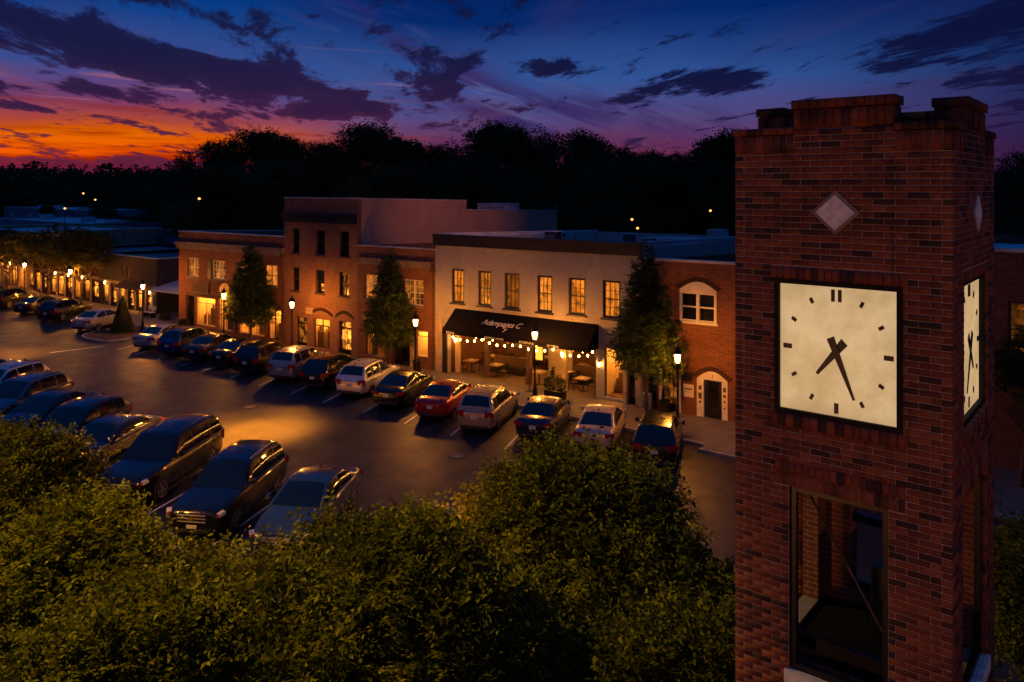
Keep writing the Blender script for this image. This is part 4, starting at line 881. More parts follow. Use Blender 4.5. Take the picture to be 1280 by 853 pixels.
        m = MB(); m.lathe([(.03, -.012), (.03, -.002)], (0, 0, 0), 12, axis='y'); m.build('hub', 'black', ck)
build_tower()

# ---------------------------------------------------------------- street lamps
def make_lamp():
    q = empty('street_lamp', (0, 0, 0)); m = MB()
    m.lathe([(.24, 0), (.24, .12), (.19, .16), (.18, .3), (.13, .42), (.12, .62), (.145, .66), (.10, .72), (.065, .95), (.055, 1.1), (.07, 1.13), (.05, 1.16), (.045, 2.9), (.07, 2.93), (.05, 2.98), (.045, 3.12), (.09, 3.2), (.11, 3.26)], n=14)
    m.build('post', 'iron', q, smooth=True)
    m = MB(); n = 6
    m.lathe([(.10, 3.26), (.12, 3.30)], n=n); m.lathe([(.235, 3.74), (.20, 3.80), (.07, 3.98), (.045, 4.0), (.05, 4.05), (.012, 4.14)], n=n)
    for j in range(n):
        a = 6.28318*j/n; m.tube([(.115*math.cos(a), .115*math.sin(a), 3.28), (.20*math.cos(a), .20*math.sin(a), 3.76)], .011, 5)
    m.build('lantern', 'iron', q)
    m = MB(); m.lathe([(.06, 3.32), (.115, 3.64)], n=n); m.build('lamp_glass', 'lamp_glass', q); reg(q); return q
lamp0 = make_lamp(); ufirst = [True]
def place_lamp(x, y, z, label, rz=0.):
    o = lamp0 if ufirst[0] else copy_tree(lamp0); ufirst[0] = False
    o.location = (x, y, z); o.rotation_euler = (0, 0, rz); tag(o, label, 'street lamp', 'street lamps along the pavement')
for x, y, lb in [(-74.6, 36.9, 'lit black street lamp under the round street trees at the far left'), (-58.6, 34.5, 'lit black street lamp behind the cone-shaped shrub, in front of the white canopy'),
        (-48.9, 34.9, 'lit black street lamp in front of the left two-storey brick building'), (-41.6, 34.9, 'lit black street lamp in front of the doors of the three-storey brick building'),
        (-30.3, 34.4, 'lit black street lamp between the pyramid tree and the white building'), (-22.5, 35.0, 'lit black street lamp in front of the black awning'),
        (-14.1, 34.0, 'lit black street lamp half hidden by the tree before the right brick building')]: place_lamp(x, y, .13, lb, random.random())
for x, y, lb in [(-23.9, 12.0, 'added lit black street lamp among the leaves of the lower left tree'), (-12.2, 13.6, 'added lit black street lamp behind the bottom centre tree'), (-84.6, 37.4, 'added lit black street lamp between the two nearest round street trees'), (-92, 37.8, 'added lit black street lamp far down the street at the left edge')]: place_lamp(x, y, .13, lb)  # added lamps, not seen: they light the near crowns and far-left street trees

# ---------------------------------------------------------------- cars
def lerp_tab(t, x):
    for (a, va), (b, vb_) in zip(t, t[1:]):
        if x <= b: f_ = (x-a)/(b-a) if b > a else 0; return va+(vb_-va)*max(0, min(1, f_))
    return t[-1][1]
KINDS = {
 'sedan': dict(L=4.75, W=1.82, H=1.47, wr=.335, ax=(.305, -.275), zb=.95, cab=(-.375, -.205, .055, .235),
    top=[(-.5, .72), (-.492, .92), (-.46, 1.02), (-.36, 1.05), (-.2, .99), (.1, .97), (.22, .98), (.33, .91), (.42, .82), (.475, .70), (.5, .52)]),
 'suv': dict(L=4.7, W=1.86, H=1.70, wr=.365, ax=(.30, -.285), zb=1.04, cab=(-.482, -.405, .03, .20),
    top=[(-.5, .72), (-.495, .96), (-.475, 1.06), (-.4, 1.07), (.1, 1.06), (.2, 1.08), (.32, 1.03), (.42, .97), (.475, .91), (.49, .84), (.5, .62)]),
 'wagon': dict(L=4.8, W=1.86, H=1.64, wr=.355, ax=(.30, -.285), zb=1.0, cab=(-.478, -.37, .04, .215),
    top=[(-.5, .72), (-.495, .94), (-.475, 1.03), (-.4, 1.03), (.1, 1.01), (.2, 1.03), (.32, .98), (.42, .90), (.48, .78), (.5, .58)]),
 'big_suv': dict(L=5.15, W=1.98, H=1.84, wr=.395, ax=(.31, -.285), zb=1.10, cab=(-.485, -.43, .05, .19),
    top=[(-.5, .78), (-.495, 1.0), (-.48, 1.11), (-.4, 1.13), (.1, 1.12), (.2, 1.15), (.32, 1.12), (.43, 1.07), (.48, 1.0), (.492, .93), (.5, .70)]),
}
def make_car(kind):
    k = KINDS[kind]; L, Wd, H, wr = k['L'], k['W'], k['H'], k['wr']; zb = k['zb']; hw = Wd/2
    wt = [(-.5, .80), (-.485, .90), (-.44, .965), (-.3, .995), (.25, .995), (.38, .97), (.45, .90), (.485, .80), (.5, .70)]
    bt = [(-.5, .34), (-.47, .24), (-.3, .2), (.35, .2), (.46, .22), (.5, .32)]
    xs_ = [-.5, -.494, -.475, -.44, -.38, -.3, -.2, -.1, 0, .1, .2, .27, .34, .4, .45, .48, .494, .5]
    root = empty('parked_car', (0, 0, 0)); V, F_ = [], []
    for t in xs_:
        w = hw*lerp_tab(wt, t); zt = lerp_tab(k['top'], t); z0 = lerp_tab(bt, t)
        ring = [(.0, z0), (.78*w, z0), (.95*w, z0+.07), (1.0*w, z0+(zt-z0)*.36), (.985*w, z0+(zt-z0)*.60), (.965*w, zt-.10), (.90*w, zt-.015), (.55*w, zt+.005), (0, zt+.018)]
        V += [(t*L, y, z) for y, z in ring]+[(t*L, -y, z) for y, z in ring[-2:0:-1]]
    n = 16
    for i in range(len(xs_)-1):
        for j in range(n): F_.append((i*n+j, i*n+(j+1) % n, (i+1)*n+(j+1) % n, (i+1)*n+j))
    F_.append(tuple(range(n))[::-1]); F_.append(tuple((len(xs_)-1)*n+j for j in range(n)))
    bm_ = MB(); bm_.add(V, F_); body = bm_.build('body', ['paint_black', 'plastic_black'], None, smooth=True)
    cut = MB()
    for a in k['ax']:
        for s in (-1, 1): cut.lathe([(wr+.055, 0), (wr+.055, .42)], (a*L, (hw-.33) if s > 0 else -(hw+.09), wr+.01), 24, axis='y')
    cu = cut.build('cutter', ['paint_black', 'plastic_black']); 
    for p in cu.data.polygons: p.material_index = 1
    ss_ = body.modifiers.new('s', 'SUBSURF'); ss_.levels = 1; ss_.render_levels = 1
    b_ = body.modifiers.new('b', 'BOOLEAN'); b_.object = cu; b_.operation = 'DIFFERENCE'; b_.solver = 'EXACT'
    bpy.context.view_layer.update(); dg = bpy.context.evaluated_depsgraph_get(); me = bpy.data.meshes.new_from_object(body.evaluated_get(dg))
    body.modifiers.clear(); body.data = me; bpy.data.objects.remove(cu)
    body.parent = root
    try: me.set_sharp_from_angle(angle=R(38))
    except Exception: pass
    # cabin
    xr0, xr1, xf1, xf0 = [c*L for c in k['cab']]; zr = H-.035; wb, wtp = hw*.925, hw*.70; crown = .045
    def Hx(x):
        if x < xr1: f_ = (x-xr0)/(xr1-xr0); return zb+(zr-.05-zb)*f_**.85
        if x > xf1: f_ = (xf0-x)/(xf0-xf1); return zb+(zr-.02-zb)*f_**.9
        f_ = (x-xr1)/(xf1-xr1); return zr-.05*(1-f_)-.02*f_+.055*math.sin(math.pi*f_)
    def Wt(x): f_ = max(0., (Hx(x)-zb)/(zr-zb)); return wb*.985+(wtp-wb*.985)*min(1, f_)*(.96+.04*f_)
    cr = lambda x: crown*min(1, (Hx(x)-zb)/(zr-zb)*1.2)
    def top(x, v): return Vector((x, v*Wt(x), Hx(x)-cr(x)*v*v+0.0))
    def side(x, s, sg): h_ = Hx(x)-cr(x)-zb; return Vector((x, sg*(wb+(Wt(x)-wb)*s+.035*math.sin(math.pi*s)*min(1., h_/.4)), zb+h_*s))
    nx = 26; X_ = [xr0+(xf0-xr0)*i/nx for i in range(nx+1)]; vs = []; nv = 0
    tt = [-1, -.93, -.8, -.4, 0, .4, .8, .93, 1]; sd = [0, .33, .66, .92]
    for x in X_:
        rg = [side(x, s, -1) for s in sd]+[top(x, v*.985 if abs(v) == 1 else v) for v in tt]+[side(x, s, 1) for s in sd[::-1]]
        nv = len(rg); vs += rg
    fs = [(i*nv+j, (i+1)*nv+j, (i+1)*nv+j+1, i*nv+j+1) for i in range(nx) for j in range(nv-1)]
    c_ = MB(); c_.add(vs, fs); cab = c_.build('cabin', 'paint_black', root, smooth=True)
    def panel(name, fn, nu, nw, mat='car_glass', off=.008):
        P_ = [[fn(i/nu, j/nw) for j in range(nw+1)] for i in range(nu+1)]; mm = MB(); vv = []
        for i in range(nu+1):
            for j in range(nw+1):
                a = P_[min(i+1, nu)][j]-P_[max(i-1, 0)][j]; b = P_[i][min(j+1, nw)]-P_[i][max(j-1, 0)]
                n_ = a.cross(b); n_ = n_.normalized() if n_.length > 1e-9 else Vector((0, 0, 1))
                if n_.dot(P_[i][j]-Vector((P_[i][j].x*.6, 0, .8))) < 0: n_ = -n_
                vv.append(P_[i][j]+n_*off)
        mm.add(vv, [(i*(nw+1)+j, (i+1)*(nw+1)+j, (i+1)*(nw+1)+j+1, i*(nw+1)+j+1) for i in range(nu) for j in range(nw)])
        return mm.build(name, mat, root, smooth=True)
    panel('windscreen', lambda u, v: top(xf0-.04-(xf0-xf1-.06)*u, (-1+2*v)*.89), 8, 8)
    panel('rear_window', lambda u, v: top(xr0+(.10 if kind != 'sedan' else .05)*(xr1-xr0)/.36+(xr1-xr0)*.86*u, (-1+2*v)*.87), 8, 8)
    a0, a1 = xr0+(xr1-xr0)*(.55 if kind == 'sedan' else .75), xf0-(xf0-xf1)*.30
    nwin = 3 if kind != 'sedan' else 2; cutp = [0, .45, 1] if nwin == 2 else [0, .24, .61, 1]
    for sg in (-1, 1):
        for i in range(nwin):
            p0, p1 = a0+(a1-a0)*cutp[i]+.03, a0+(a1-a0)*cutp[i+1]-.03
            panel('side_window', lambda u, v: side(p0+(p1-p0)*u, .09+.80*v, sg), 6, 4, off=.007)
        tr = MB(); tr.tube([side(a0+(a1-a0)*i/8, .03, sg)+Vector((0, sg*.012, 0)) for i in range(9)], .010, 5); tr.build('trim', 'chrome', root)
        tr = MB(); tr.box(-.28*L, .28*L, sg*(hw*.985)-.012, sg*(hw*.985)+.018, .24, .32); tr.build('side_skirt', 'plastic_black', root)
        mm = MB(); mx = xf0-.42; my = sg*(wb+.10)
        mm.box(mx-.07, mx+.08, my-.11 if sg < 0 else my-.02, my+.02 if sg < 0 else my+.11, zb+.05, zb+.21); mm.box(mx-.02, mx+.03, min(sg*wb, my), max(sg*wb, my), zb+.07, zb+.11)
        mm.build('mirror', 'paint_black', root, bevel=.03)
        for hx_ in ((xf1+.05)-.75, (xf1+.05)-1.6):
            hh_ = MB(); hh_.box(hx_-.1, hx_+.1, sg*(hw*.955)-.03, sg*(hw*.955)+.035, zb-.17, zb-.135); hh_.build('door_handle', 'chrome', root)
        Mz = Matrix.Translation((-L*.482, sg*hw*.76, zb-.14)) @ Matrix.Rotation(-sg*R(24), 4, 'Z')
        tl = MB(); hgt = .085 if kind == 'sedan' else (.12 if kind != 'big_suv' else .17); tl.box(-.05, .14, -.22, .20, -hgt, hgt, M=Mz); tl.build('taillight', 'tail', root, bevel=.02)
        Mz = Matrix.Translation((L*.452, sg*hw*.735, lerp_tab(k['top'], .46)-.12)) @ Matrix.Rotation(sg*R(-32), 4, 'Z') @ Matrix.Rotation(R(14), 4, 'Y')
        hl = MB(); hl.box(-.14, .08, -.20, .19, -.06, .055, M=Mz); hlo = hl.build('headlight', 'headlight', root, bevel=.02)
        hl = MB(); hl.box(-.10, .086, .13*sg-.04, .13*sg+.05, -.055, .045, M=Mz); hl.build('indicator', 'marker_amber', hlo)
        fg = MB(); fg.box(L*.478, L*.492, sg*hw*.62-.1, sg*hw*.62+.1, .36, .44); fg.build('fog_light', 'headlight', root)
        if kind != 'sedan':
            rr_ = MB(); rr_.tube([(x, sg*(Wt(x)*.9), Hx(x)-cr(x)*.8+.035) for x in np.linspace(xr1+.05, xf1-.15, 9)], .018, 6); rr_.build('roof_rail', 'chrome' if kind == 'suv' else 'plastic_black', root)
        for wi, a in enumerate(k['ax']):
            ty = MB(); yc = sg*(hw-.125); r_ = wr
            ty.lathe([(r_*.62, -.10), (r_*.9, -.112), (r_*.99, -.085), (r_, 0), (r_*.99, .085), (r_*.9, .112), (r_*.62, .10)], (0, 0, 0), 28, axis='y'); wo = ty.build('wheel', 'rubber', root, smooth=True); wo.location = (a*L, yc, wr)
            rm = MB(); so = sg*.085
            rm.lathe([(r_*.66, min(so, so+sg*.025)), (r_*.66, max(so, so+sg*.025)), (r_*.60, max(so, so+sg*.025)), (r_*.58, min(so, so+sg*.025))], n=28, axis='y')
            for j in range(5):
                rm.box(.02, r_*.64, so-.002 if sg > 0 else so-.02, so+.022 if sg > 0 else so+.002, -.035, .035, M=Matrix.Rotation(R(72*j+9), 4, 'Y'))
            rm.lathe([(.06, so-.02), (.06, so+.03), (.03, so+.034)], n=12, axis='y'); rm.build('rim', 'rim', wo)
            dk = MB(); dk.lathe([(r_*.6, so-.012), (r_*.6, so-.006)], n=20, axis='y'); dk.build('brake_disc', 'plastic_black', wo)
    m = MB(); m.box(-L*.5-.016, -L*.5+.03, -.155, .155, zb-.36 if kind != 'sedan' else .62, zb-.21 if kind != 'sedan' else .77); m.build('licence_plate', 'plate_white', root)
    m = MB(); m.box(-L*.5-.02, -L*.5+.12, -hw*.72, hw*.72, .27, .42); m.build('rear_bumper', 'plastic_black', root, bevel=.03)
    m = MB(); m.box(-L*.5-.008, -L*.5+.03, -hw*.42, hw*.42, zb-.165, zb-.14); m.build('chrome_strip', 'chrome', root)
    g1_, g0_ = (.66, .50) if kind == 'sedan' else (zb-.20, zb-.45)
    m = MB(); m.box(L*.47, L*.504, -hw*.50, hw*.50, g0_, g1_); gr = m.build('grille', 'plastic_black', root, bevel=.02)
    for i in range(3): m = MB(); m.box(L*.504, L*.508, -hw*.46, hw*.46, g0_+.03+i*(g1_-g0_-.06)/2-.012, g0_+.03+i*(g1_-g0_-.06)/2+.012); m.build('grille_bar', 'satin_silver', gr)
    if kind == 'suv': m = MB(); q_ = (g0_+g1_)/2; m.prism([(-.10, q_-.025), (-.04, q_-.025), (-.04, q_-.045), (.04, q_-.045), (.04, q_-.025), (.10, q_-.025), (.12, q_+.025), (.05, q_+.025), (.05, q_+.045), (-.03, q_+.045), (-.03, q_+.025), (-.08, q_+.025)], L*.508, L*.513, 'x'); m.build('badge', 'gold', gr)
    m = MB(); m.box(L*.501, L*.506, -.155, .155, .42, .52); m.build('front_plate', 'plate_white', root)
    m = MB(); m.box(L*.47, L*.501, -hw*.6, hw*.6, .26, .40); m.build('front_bumper', 'plastic_black', root, bevel=.03)
    if kind == 'sedan' or kind == 'wagon': m = MB(); m.prism([(xr1+.1, zr-.02), (xr1+.28, zr), (xr1+.14, zr+.07)], -.02, .02); m.build('antenna', 'plastic_black', root)
    for o in [body, cab]+[c for c in root.children if c.name.startswith('mirror')]:
        o.material_slots[0].link = 'OBJECT'; o.material_slots[0].material = MATS['paint_black']
    reg(root); return root
protos = {k: make_car(k) for k in KINDS}; used = {}
def place_car(kind, colour, x, y, heading, label, group, name='parked_car', zs=1.05, rearpt=True, sc=1.):
    p = protos[kind]; o = p if kind not in used else copy_tree(p); used[kind] = 1
    L = KINDS[kind]['L']; h_ = R(heading)
    if rearpt: x += math.cos(h_)*L/2; y += math.sin(h_)*L/2
    o.location = (x, y, .006); o.rotation_euler = (0, 0, h_); o.scale = (sc, sc, zs*sc); tag(o, label, 'car', group)
    return o, kind, colour
placed = []
G1 = 'cars parked along the shopfronts'; G2 = 'cars parked nose-in along the near side'
FRONT = [('suv', 'black', -13.2, 29.4, 'dark hatchback at the right end of the shop-side row, under the lamp', 109), ('sedan', 'beige', -16.15, 29.7, 'beige sedan half hidden by the near treetop in the shop-side row', 109),
 ('sedan', 'navy', -19.1, 29.5, 'dark blue sedan in front of the lamp by the black awning', 108), ('suv', 'tan', -22.0, 29.0, 'tan sport utility with roof rails, right of the red car', 107.5),
 ('sedan', 'red', -25.0, 29.4, 'red sedan parked in the shop-side row', 107.5), ('sedan', 'black', -28.2, 29.7, 'black sedan with chrome rear strip, left of the red car', 107.5),
 ('wagon', 'white', -31.3, 30.1, 'white crossover with dark rear window, left of the black sedan', 107.5), ('wagon', 'black', -34.2, 30.1, 'black crossover between the white and the silver-gold ones', 107.5),
 ('suv', 'silver', -37.2, 30.3, 'silver-gold sport utility in front of the three-storey building', 107.5), ('suv', 'black', -40.3, 30.2, 'large black sport utility left of the silver-gold one', 108),
 ('sedan', 'black', -43.3, 30.5, 'small black car squeezed beside the large black sport utility', 108), ('sedan', 'charcoal', -46.1, 30.5, 'charcoal sedan with blue rear window right of the blue car', 108),
 ('wagon', 'blue', -49.1, 30.6, 'blue crossover between the silver and charcoal sedans', 108), ('sedan', 'silver', -52.3, 30.7, 'silver sedan nearest to the planted island', 108),
 ('sedan', 'silver', -63.0, 31.8, 'silver sedan left of the cone-shaped shrub', 112), ('suv', 'black', -69.7, 32.4, 'black sport utility below the lamp of the round trees', 113),
 ('sedan', 'charcoal', -75.4, 33.0, 'dark sedan second from the lamp of the round trees', 113), ('suv', 'black', -81.4, 33.2, 'dark sport utility near the left edge in the shop-side row', 113),
 ('sedan', 'black', -87.0, 33.7, 'black sedan last in view at the left edge of the shop-side row', 113)]
NEAR = [('sedan', 'steel', -21.9, 20.4, 'steel blue sedan whose bonnet dips into the treetop, rightmost of the near row', -63.5), ('suv', 'black', -25.1, 19.6, 'black sport utility with a bright grille facing the treetops', -63.5),
 ('big_suv', 'black', -29.7, 19.95, 'very large black sport utility left of the one with the bright grille', -63.5), ('sedan', 'navy', -34.0, 20.0, 'dark sedan left of the very large black sport utility', -63.5),
 ('wagon', 'navy', -36.9, 20.1, 'dark blue wagon between two sedans in the near row', -63.5), ('sedan', 'black', -40.5, 20.6, 'black sedan third from the left edge of the near row', -64),
 ('wagon', 'greyblue', -43.9, 20.9, 'dull silver-blue wagon right of the white one in the near row', -64), ('wagon', 'white', -47.6, 21.5, 'white wagon with warm glow on its tail at the left edge', -65),
 ('sedan', 'white', -51.8, 21.8, 'white car barely in view at the left edge of the near row', -65)]
for kd, col, x, y, lb, hd in FRONT: placed.append(place_car(kd, col, x, y, hd, lb, G1))
for kd, col, x, y, lb, hd in NEAR: placed.append(place_car(kd, col, x, y, hd, lb, G2, zs=.98, sc=1.13))
kids = {}
for c in bpy.data.objects:
    if c.parent: kids.setdefault(c.parent, []).append(c)
for o, kd, col in placed:
    for c in kids[o]:
        if c.name.split('.')[0] in ('body', 'cabin', 'mirror'): c.material_slots[0].link = 'OBJECT'; c.material_slots[0].material = MATS['paint_'+col]

# ---------------------------------------------------------------- dining porch furniture, planters, small things
def make_table(w_=.75, d_=.75, round_=False):
    q = empty('cafe_table', (0, 0, 0)); m = MB()
    if round_: m.lathe([(w_/2, .72), (w_/2, .75)], n=18)
    else: m.box(-w_/2, w_/2, -d_/2, d_/2, .72, .75)
    m.build('table_top', 'wood_light', q); m = MB(); m.tube([(0, 0, .03), (0, 0, .719)], .035, 8); m.box(-.24, .24, -.03, .03, 0, .03); m.box(-.03, .03, -.24, .24, .001, .032); m.build('leg', 'iron', q)
    reg(q); return q
def make_chair():
    q = empty('cafe_chair', (0, 0, 0)); m = MB(); m.box(-.21, .21, -.21, .21, .43, .46); m.build('seat', 'wood', q, bevel=.01)
    for sx in (-1, 1):
        for sy in (-1, 1): m = MB(); m.tube([(sx*.2, sy*.2, 0), (sx*.185, sy*.185, .43)], .015, 6); m.build('leg', 'iron', q)
    m = MB()
    for i in range(4): m.box(-.17+i*.1, -.13+i*.1, .195, .215, .46, .86)
    m.box(-.2, .2, .19, .22, .86, .92); m.build('backrest', 'iron', q); reg(q); return q
tb, ch = make_table(), make_chair(); f1 = [1, 1]
def put(proto, i, x, y, z, rz, label, cat, group):
    o = proto if f1[i] else copy_tree(proto); f1[i] = 0; o.location = (x, y, z); o.rotation_euler = (0, 0, rz); tag(o, label, cat, group)
spots = [(-29.2, .9, 'near the dark shutter at the left end of the porch'), (-27.3, .8, 'beside the first porch post'), (-28.8, 2.7, 'behind the dark shutter, second line'), (-26.9, 3.0, 'left of the inner door'),
         (-24.2, .7, 'by the middle post next to the entrance'), (-23.0, 3.6, 'behind the middle post at the back wall'), (-22.9, 1.5, 'behind the clipped hedge tub'), (-21.4, .8, 'near the right end of the porch, in front'), (-21.0, 2.8, 'at the right end of the porch, at the back'), (-25.9, 4.2, 'in front of the inner door')]
for i, (x, dy_, w_) in enumerate(spots):
    put(tb, 0, x, FY+dy_, .14, random.uniform(-.1, .1), 'cafe table '+w_, 'table', 'tables in the dining porch')
    for s_, wd in ((-1, 'left'), (1, 'right')):
        put(ch, 1, x+s_*.62, FY+dy_+random.uniform(-.08, .08), .14, R(-90*s_)+random.uniform(-.25, .25), 'cafe chair %s of table %s' % (wd, w_), 'chair', 'chairs in the dining porch')
# laid tables: plates
for i, (x, dy_, w_) in enumerate(spots):
    q = empty('plate', (x, FY+dy_, .895), 'white plate on table '+w_, 'plate', 'plates on the porch tables'); m = MB((x, FY+dy_, .895)); m.lathe([(.06, .895), (.13, .915), (.14, .92)], (x+.05, FY+dy_-.05, 0), 16); m.build('dish', 'white_paint', q)
def string_light(x0, x1, y0, y1, z, sag, nb, label, drops=3):
    q = empty('string_light', (x0, y0, z), label, 'string lights', 'strings of bulbs in the porch'); o_ = q.location[:]; m = MB(o_); pts = []
    for i in range(drops*8+1):
        t = i/(drops*8); u = (t*drops) % 1; pts.append((x0+(x1-x0)*t, y0+(y1-y0)*t, z-sag*4*u*(1-u)))
    m.tube(pts, .008, 4); m.build('cable', 'iron', q)
    for i in range(nb):
        t = (i+.5)/nb; u = (t*drops) % 1; p = (x0+(x1-x0)*t, y0+(y1-y0)*t, z-sag*4*u*(1-u)); m = MB(o_)
        m.lathe([(.012, -.02), (.042, -.05), (.052, -.09), (.036, -.13), (.010, -.15)], p, 10); m.build('bulb', 'bulb', q, smooth=True)
string_light(-30.1, -20.3, FY-.15, FY-.15, 2.55, .20, 18, 'string of warm bulbs along the front edge of the porch', 4)
string_light(-30.1, -20.3, FY+1.3, FY+1.6, 2.5, .25, 16, 'string of warm bulbs across the middle of the porch', 3)
string_light(-30.1, -20.3, FY+3.4, FY+3.0, 2.5, .25, 14, 'string of warm bulbs at the back of the porch', 3)
def sconce(x, y, z, label):
    q = empty('wall_lamp', (x, y, z), label, 'wall lamp', 'wall lamps'); o_ = q.location[:]; m = MB(o_); m.box(x-.05, x+.05, y-.03, y-.002, z-.14, z+.16); m.tube([(x, y-.03, z+.12), (x, y-.13, z+.14)], .012, 6)
    m.lathe([(.09, .12), (.05, .17), (.01, .22)], (x, y-.13, z), 8); m.lathe([(.055, -.13), (.06, -.115)], (x, y-.13, z), 8); m.build('bracket', 'iron', q)
    m = MB(o_); m.lathe([(.045, -.11), (.07, .11)], (x, y-.13, z), 8); m.build('lamp_glass', 'sconce_glass', q)
for x, y, z, lb in [(-29.9, FY+.3, 2.15, 'wall lamp on the leftmost pillar inside the porch'), (-24.3, FY+2.6, 2.1, 'wall lamp on the cream wall piece in the porch, left'), (-23.6, FY+2.6, 2.1, 'wall lamp on the cream wall piece in the porch, right'),
                    (-22.35, FY+.3, 2.15, 'wall lamp on the porch pillar behind the hedge tub'), (-19.9, FY, 2.0, 'wall lamp on the white wall just right of the porch'),
                    (-66.4, 39.85, 2.0, 'wall lamp at the right corner of the dark shop'), (-69.9, 40.05, 2.25, 'wall lamp above the middle window of the dark shop'), (-74.7, 40.3, 2.3, 'wall lamp near the left end of the dark shop'),
                    (-71.9, 40.15, 2.3, 'wall lamp above the left awning of the dark shop')]: sconce(x, y, z, lb)
for i in range(3): sconce(-79.5-i*3.0, road_y(-78.5-i*3.0, 39.9-2.65)-.02+ (0), 2.45, 'wall lamp number %s from the right on the long low shop row' % ['one', 'two', 'three', 'four', 'five'][i])
for i in range(2): sconce(-93.5-i*4.0, 41.4+(-91.5-(-93.5-i*4.0))*SK-.02, 2.75, 'wall lamp %s on the tan building' % ['nearest', 'second', 'third', 'fourth'][i])
def leaves(cent, nrm, size, rg, fold=.0):
    """one rhombic leaf per centre; returns V, F"""
    n = len(cent); d = nrm+rg.normal(0, .55, (n, 3)); d /= np.linalg.norm(d, axis=1)[:, None]
    a = np.cross(d, rg.normal(0, 1, (n, 3))); a /= np.linalg.norm(a, axis=1)[:, None]; b = np.cross(d, a)
    s = size*rg.uniform(.65, 1.3, (n, 1)); l = a*s; w = b*s*.42
    V = np.stack([cent-l, cent+w-l*.1+d*s*.12, cent+l, cent-w-l*.1+d*s*.12], 1).reshape(-1, 3); F = np.arange(n*4).reshape(n, 4)
    return V, F
def planter(x, y, w_, h_, label, seed, tub=True):
    q = empty('hedge_planter', (x, y, .13), label, 'planter'); o_ = q.location[:]
    if tub: m = MB(o_); m.box(x-w_*.42, x+w_*.42, y-.25, y+.25, .13, .55); m.build('tub', 'black_wood', q)
    rg = np.random.default_rng(seed); c = rg.normal(0, 1, (1500, 3)); c /= np.linalg.norm(c, axis=1)[:, None]; c *= rg.uniform(.75, 1.05, (1500, 1)); nn = c.copy()
    c = np.sign(c)*np.abs(c)**.7*np.array([w_*.5, .32, h_*.4])+np.array([0, 0, .42+h_*.4])
    V, F = leaves(c, nn, .045, rg); npmesh('foliage', V, F, 'leaf_hedge', q)
planter(-21.95, 36.15, 1.3, .9, 'clipped green hedge in a tub under the right half of the awning', 1); planter(-16.05, 37.0, .4, .3, 'small dark plant pot at the foot of the brick wall left of the arched door', 2)
planter(-62.2, 38.6, 1.0, .9, 'leafy shrub in a tub under the white canopy', 3); planter(-57.0, 36.9, .6, .5, 'small bush against the left brick building', 4)
bn = empty('bench', (-64.6, 38.6, .13), 'white slatted bench by the right corner of the dark shop', 'bench'); o = bn.location[:]
m = MB(o); [m.box(-65.2, -64.0, 38.4+i*.12, 38.49+i*.12, .56, .6) for i in range(4)]; m.build('seat', 'white_paint', bn); m = MB(o); [m.box(-65.2, -64.0, 38.88, 38.91, .7+i*.14, .8+i*.14) for i in range(3)]; m.build('backrest', 'white_paint', bn)
for xx in (-65.1, -64.1): m = MB(o); m.box(xx-.03, xx+.03, 38.42, 38.9, .13, .56); m.build('leg', 'iron', bn)
ms = empty('menu_stand', (-23.9, 36.6, .13), 'small dark menu stand at the entrance of the dining porch', 'sign'); o = ms.location[:]
m = MB(o); m.tube([(-23.9, 36.6, .13), (-23.9, 36.6, 1.1)], .02, 6); m.lathe([(.2, .13), (.18, .16)], (-23.9, 36.6, 0), 12); m.build('post', 'iron', ms); m = MB(o); m.box(-24.1, -23.7, 36.56, 36.59, 1.0, 1.4); m.build('board', 'umber', ms)

# ---------------------------------------------------------------- trees
def limb(mb, p, d, L, r, lvl, rnd, ends, up=.2, n=6):
    pts = [p.copy()]; rad = [r]; dd = d.normalized()
    for i in range(4):
        dd = (dd+Vector((rnd.uniform(-.16, .16), rnd.uniform(-.16, .16), rnd.uniform(-.05, .12+up*.3)))).normalized(); p = p+dd*L/4; pts.append(p.copy()); rad.append(r*(1-.16*(i+1)))
    mb.tube(pts, rad, n, cap=False)
    if lvl == 0: ends.append(pts[-1]); return
    for c in range(rnd.choice([2, 3, 3])):
        a = rnd.uniform(0, 6.28); t = Vector((math.cos(a), math.sin(a), rnd.uniform(.1, .9)))
        limb(mb, pts[rnd.choice([2, 3, 4])], (dd*.8+t*.8), L*rnd.uniform(.6, .8), rad[-1]*.72, lvl-1, rnd, ends, up, max(4, n-1))
def crown_points(lumps, n, rg, inner=.55):
    vol = np.array([l[3]*l[4]*l[5] for l in lumps])**.75; idx = rg.choice(len(lumps), n, p=vol/vol.sum()); Lm = np.array(lumps)[idx]
    d = rg.normal(0, 1, (n, 3)); d /= np.linalg.norm(d, axis=1)[:, None]; rr = inner+(1-inner)*rg.uniform(0, 1, (n, 1))**.6
    rr *= 1+.10*np.sin(d[:, :1]*7+idx[:, None])+.10*np.sin(d[:, 2:]*9+idx[:, None]*2)
    return Lm[:, :3]+d*Lm[:, 3:6]*rr, d
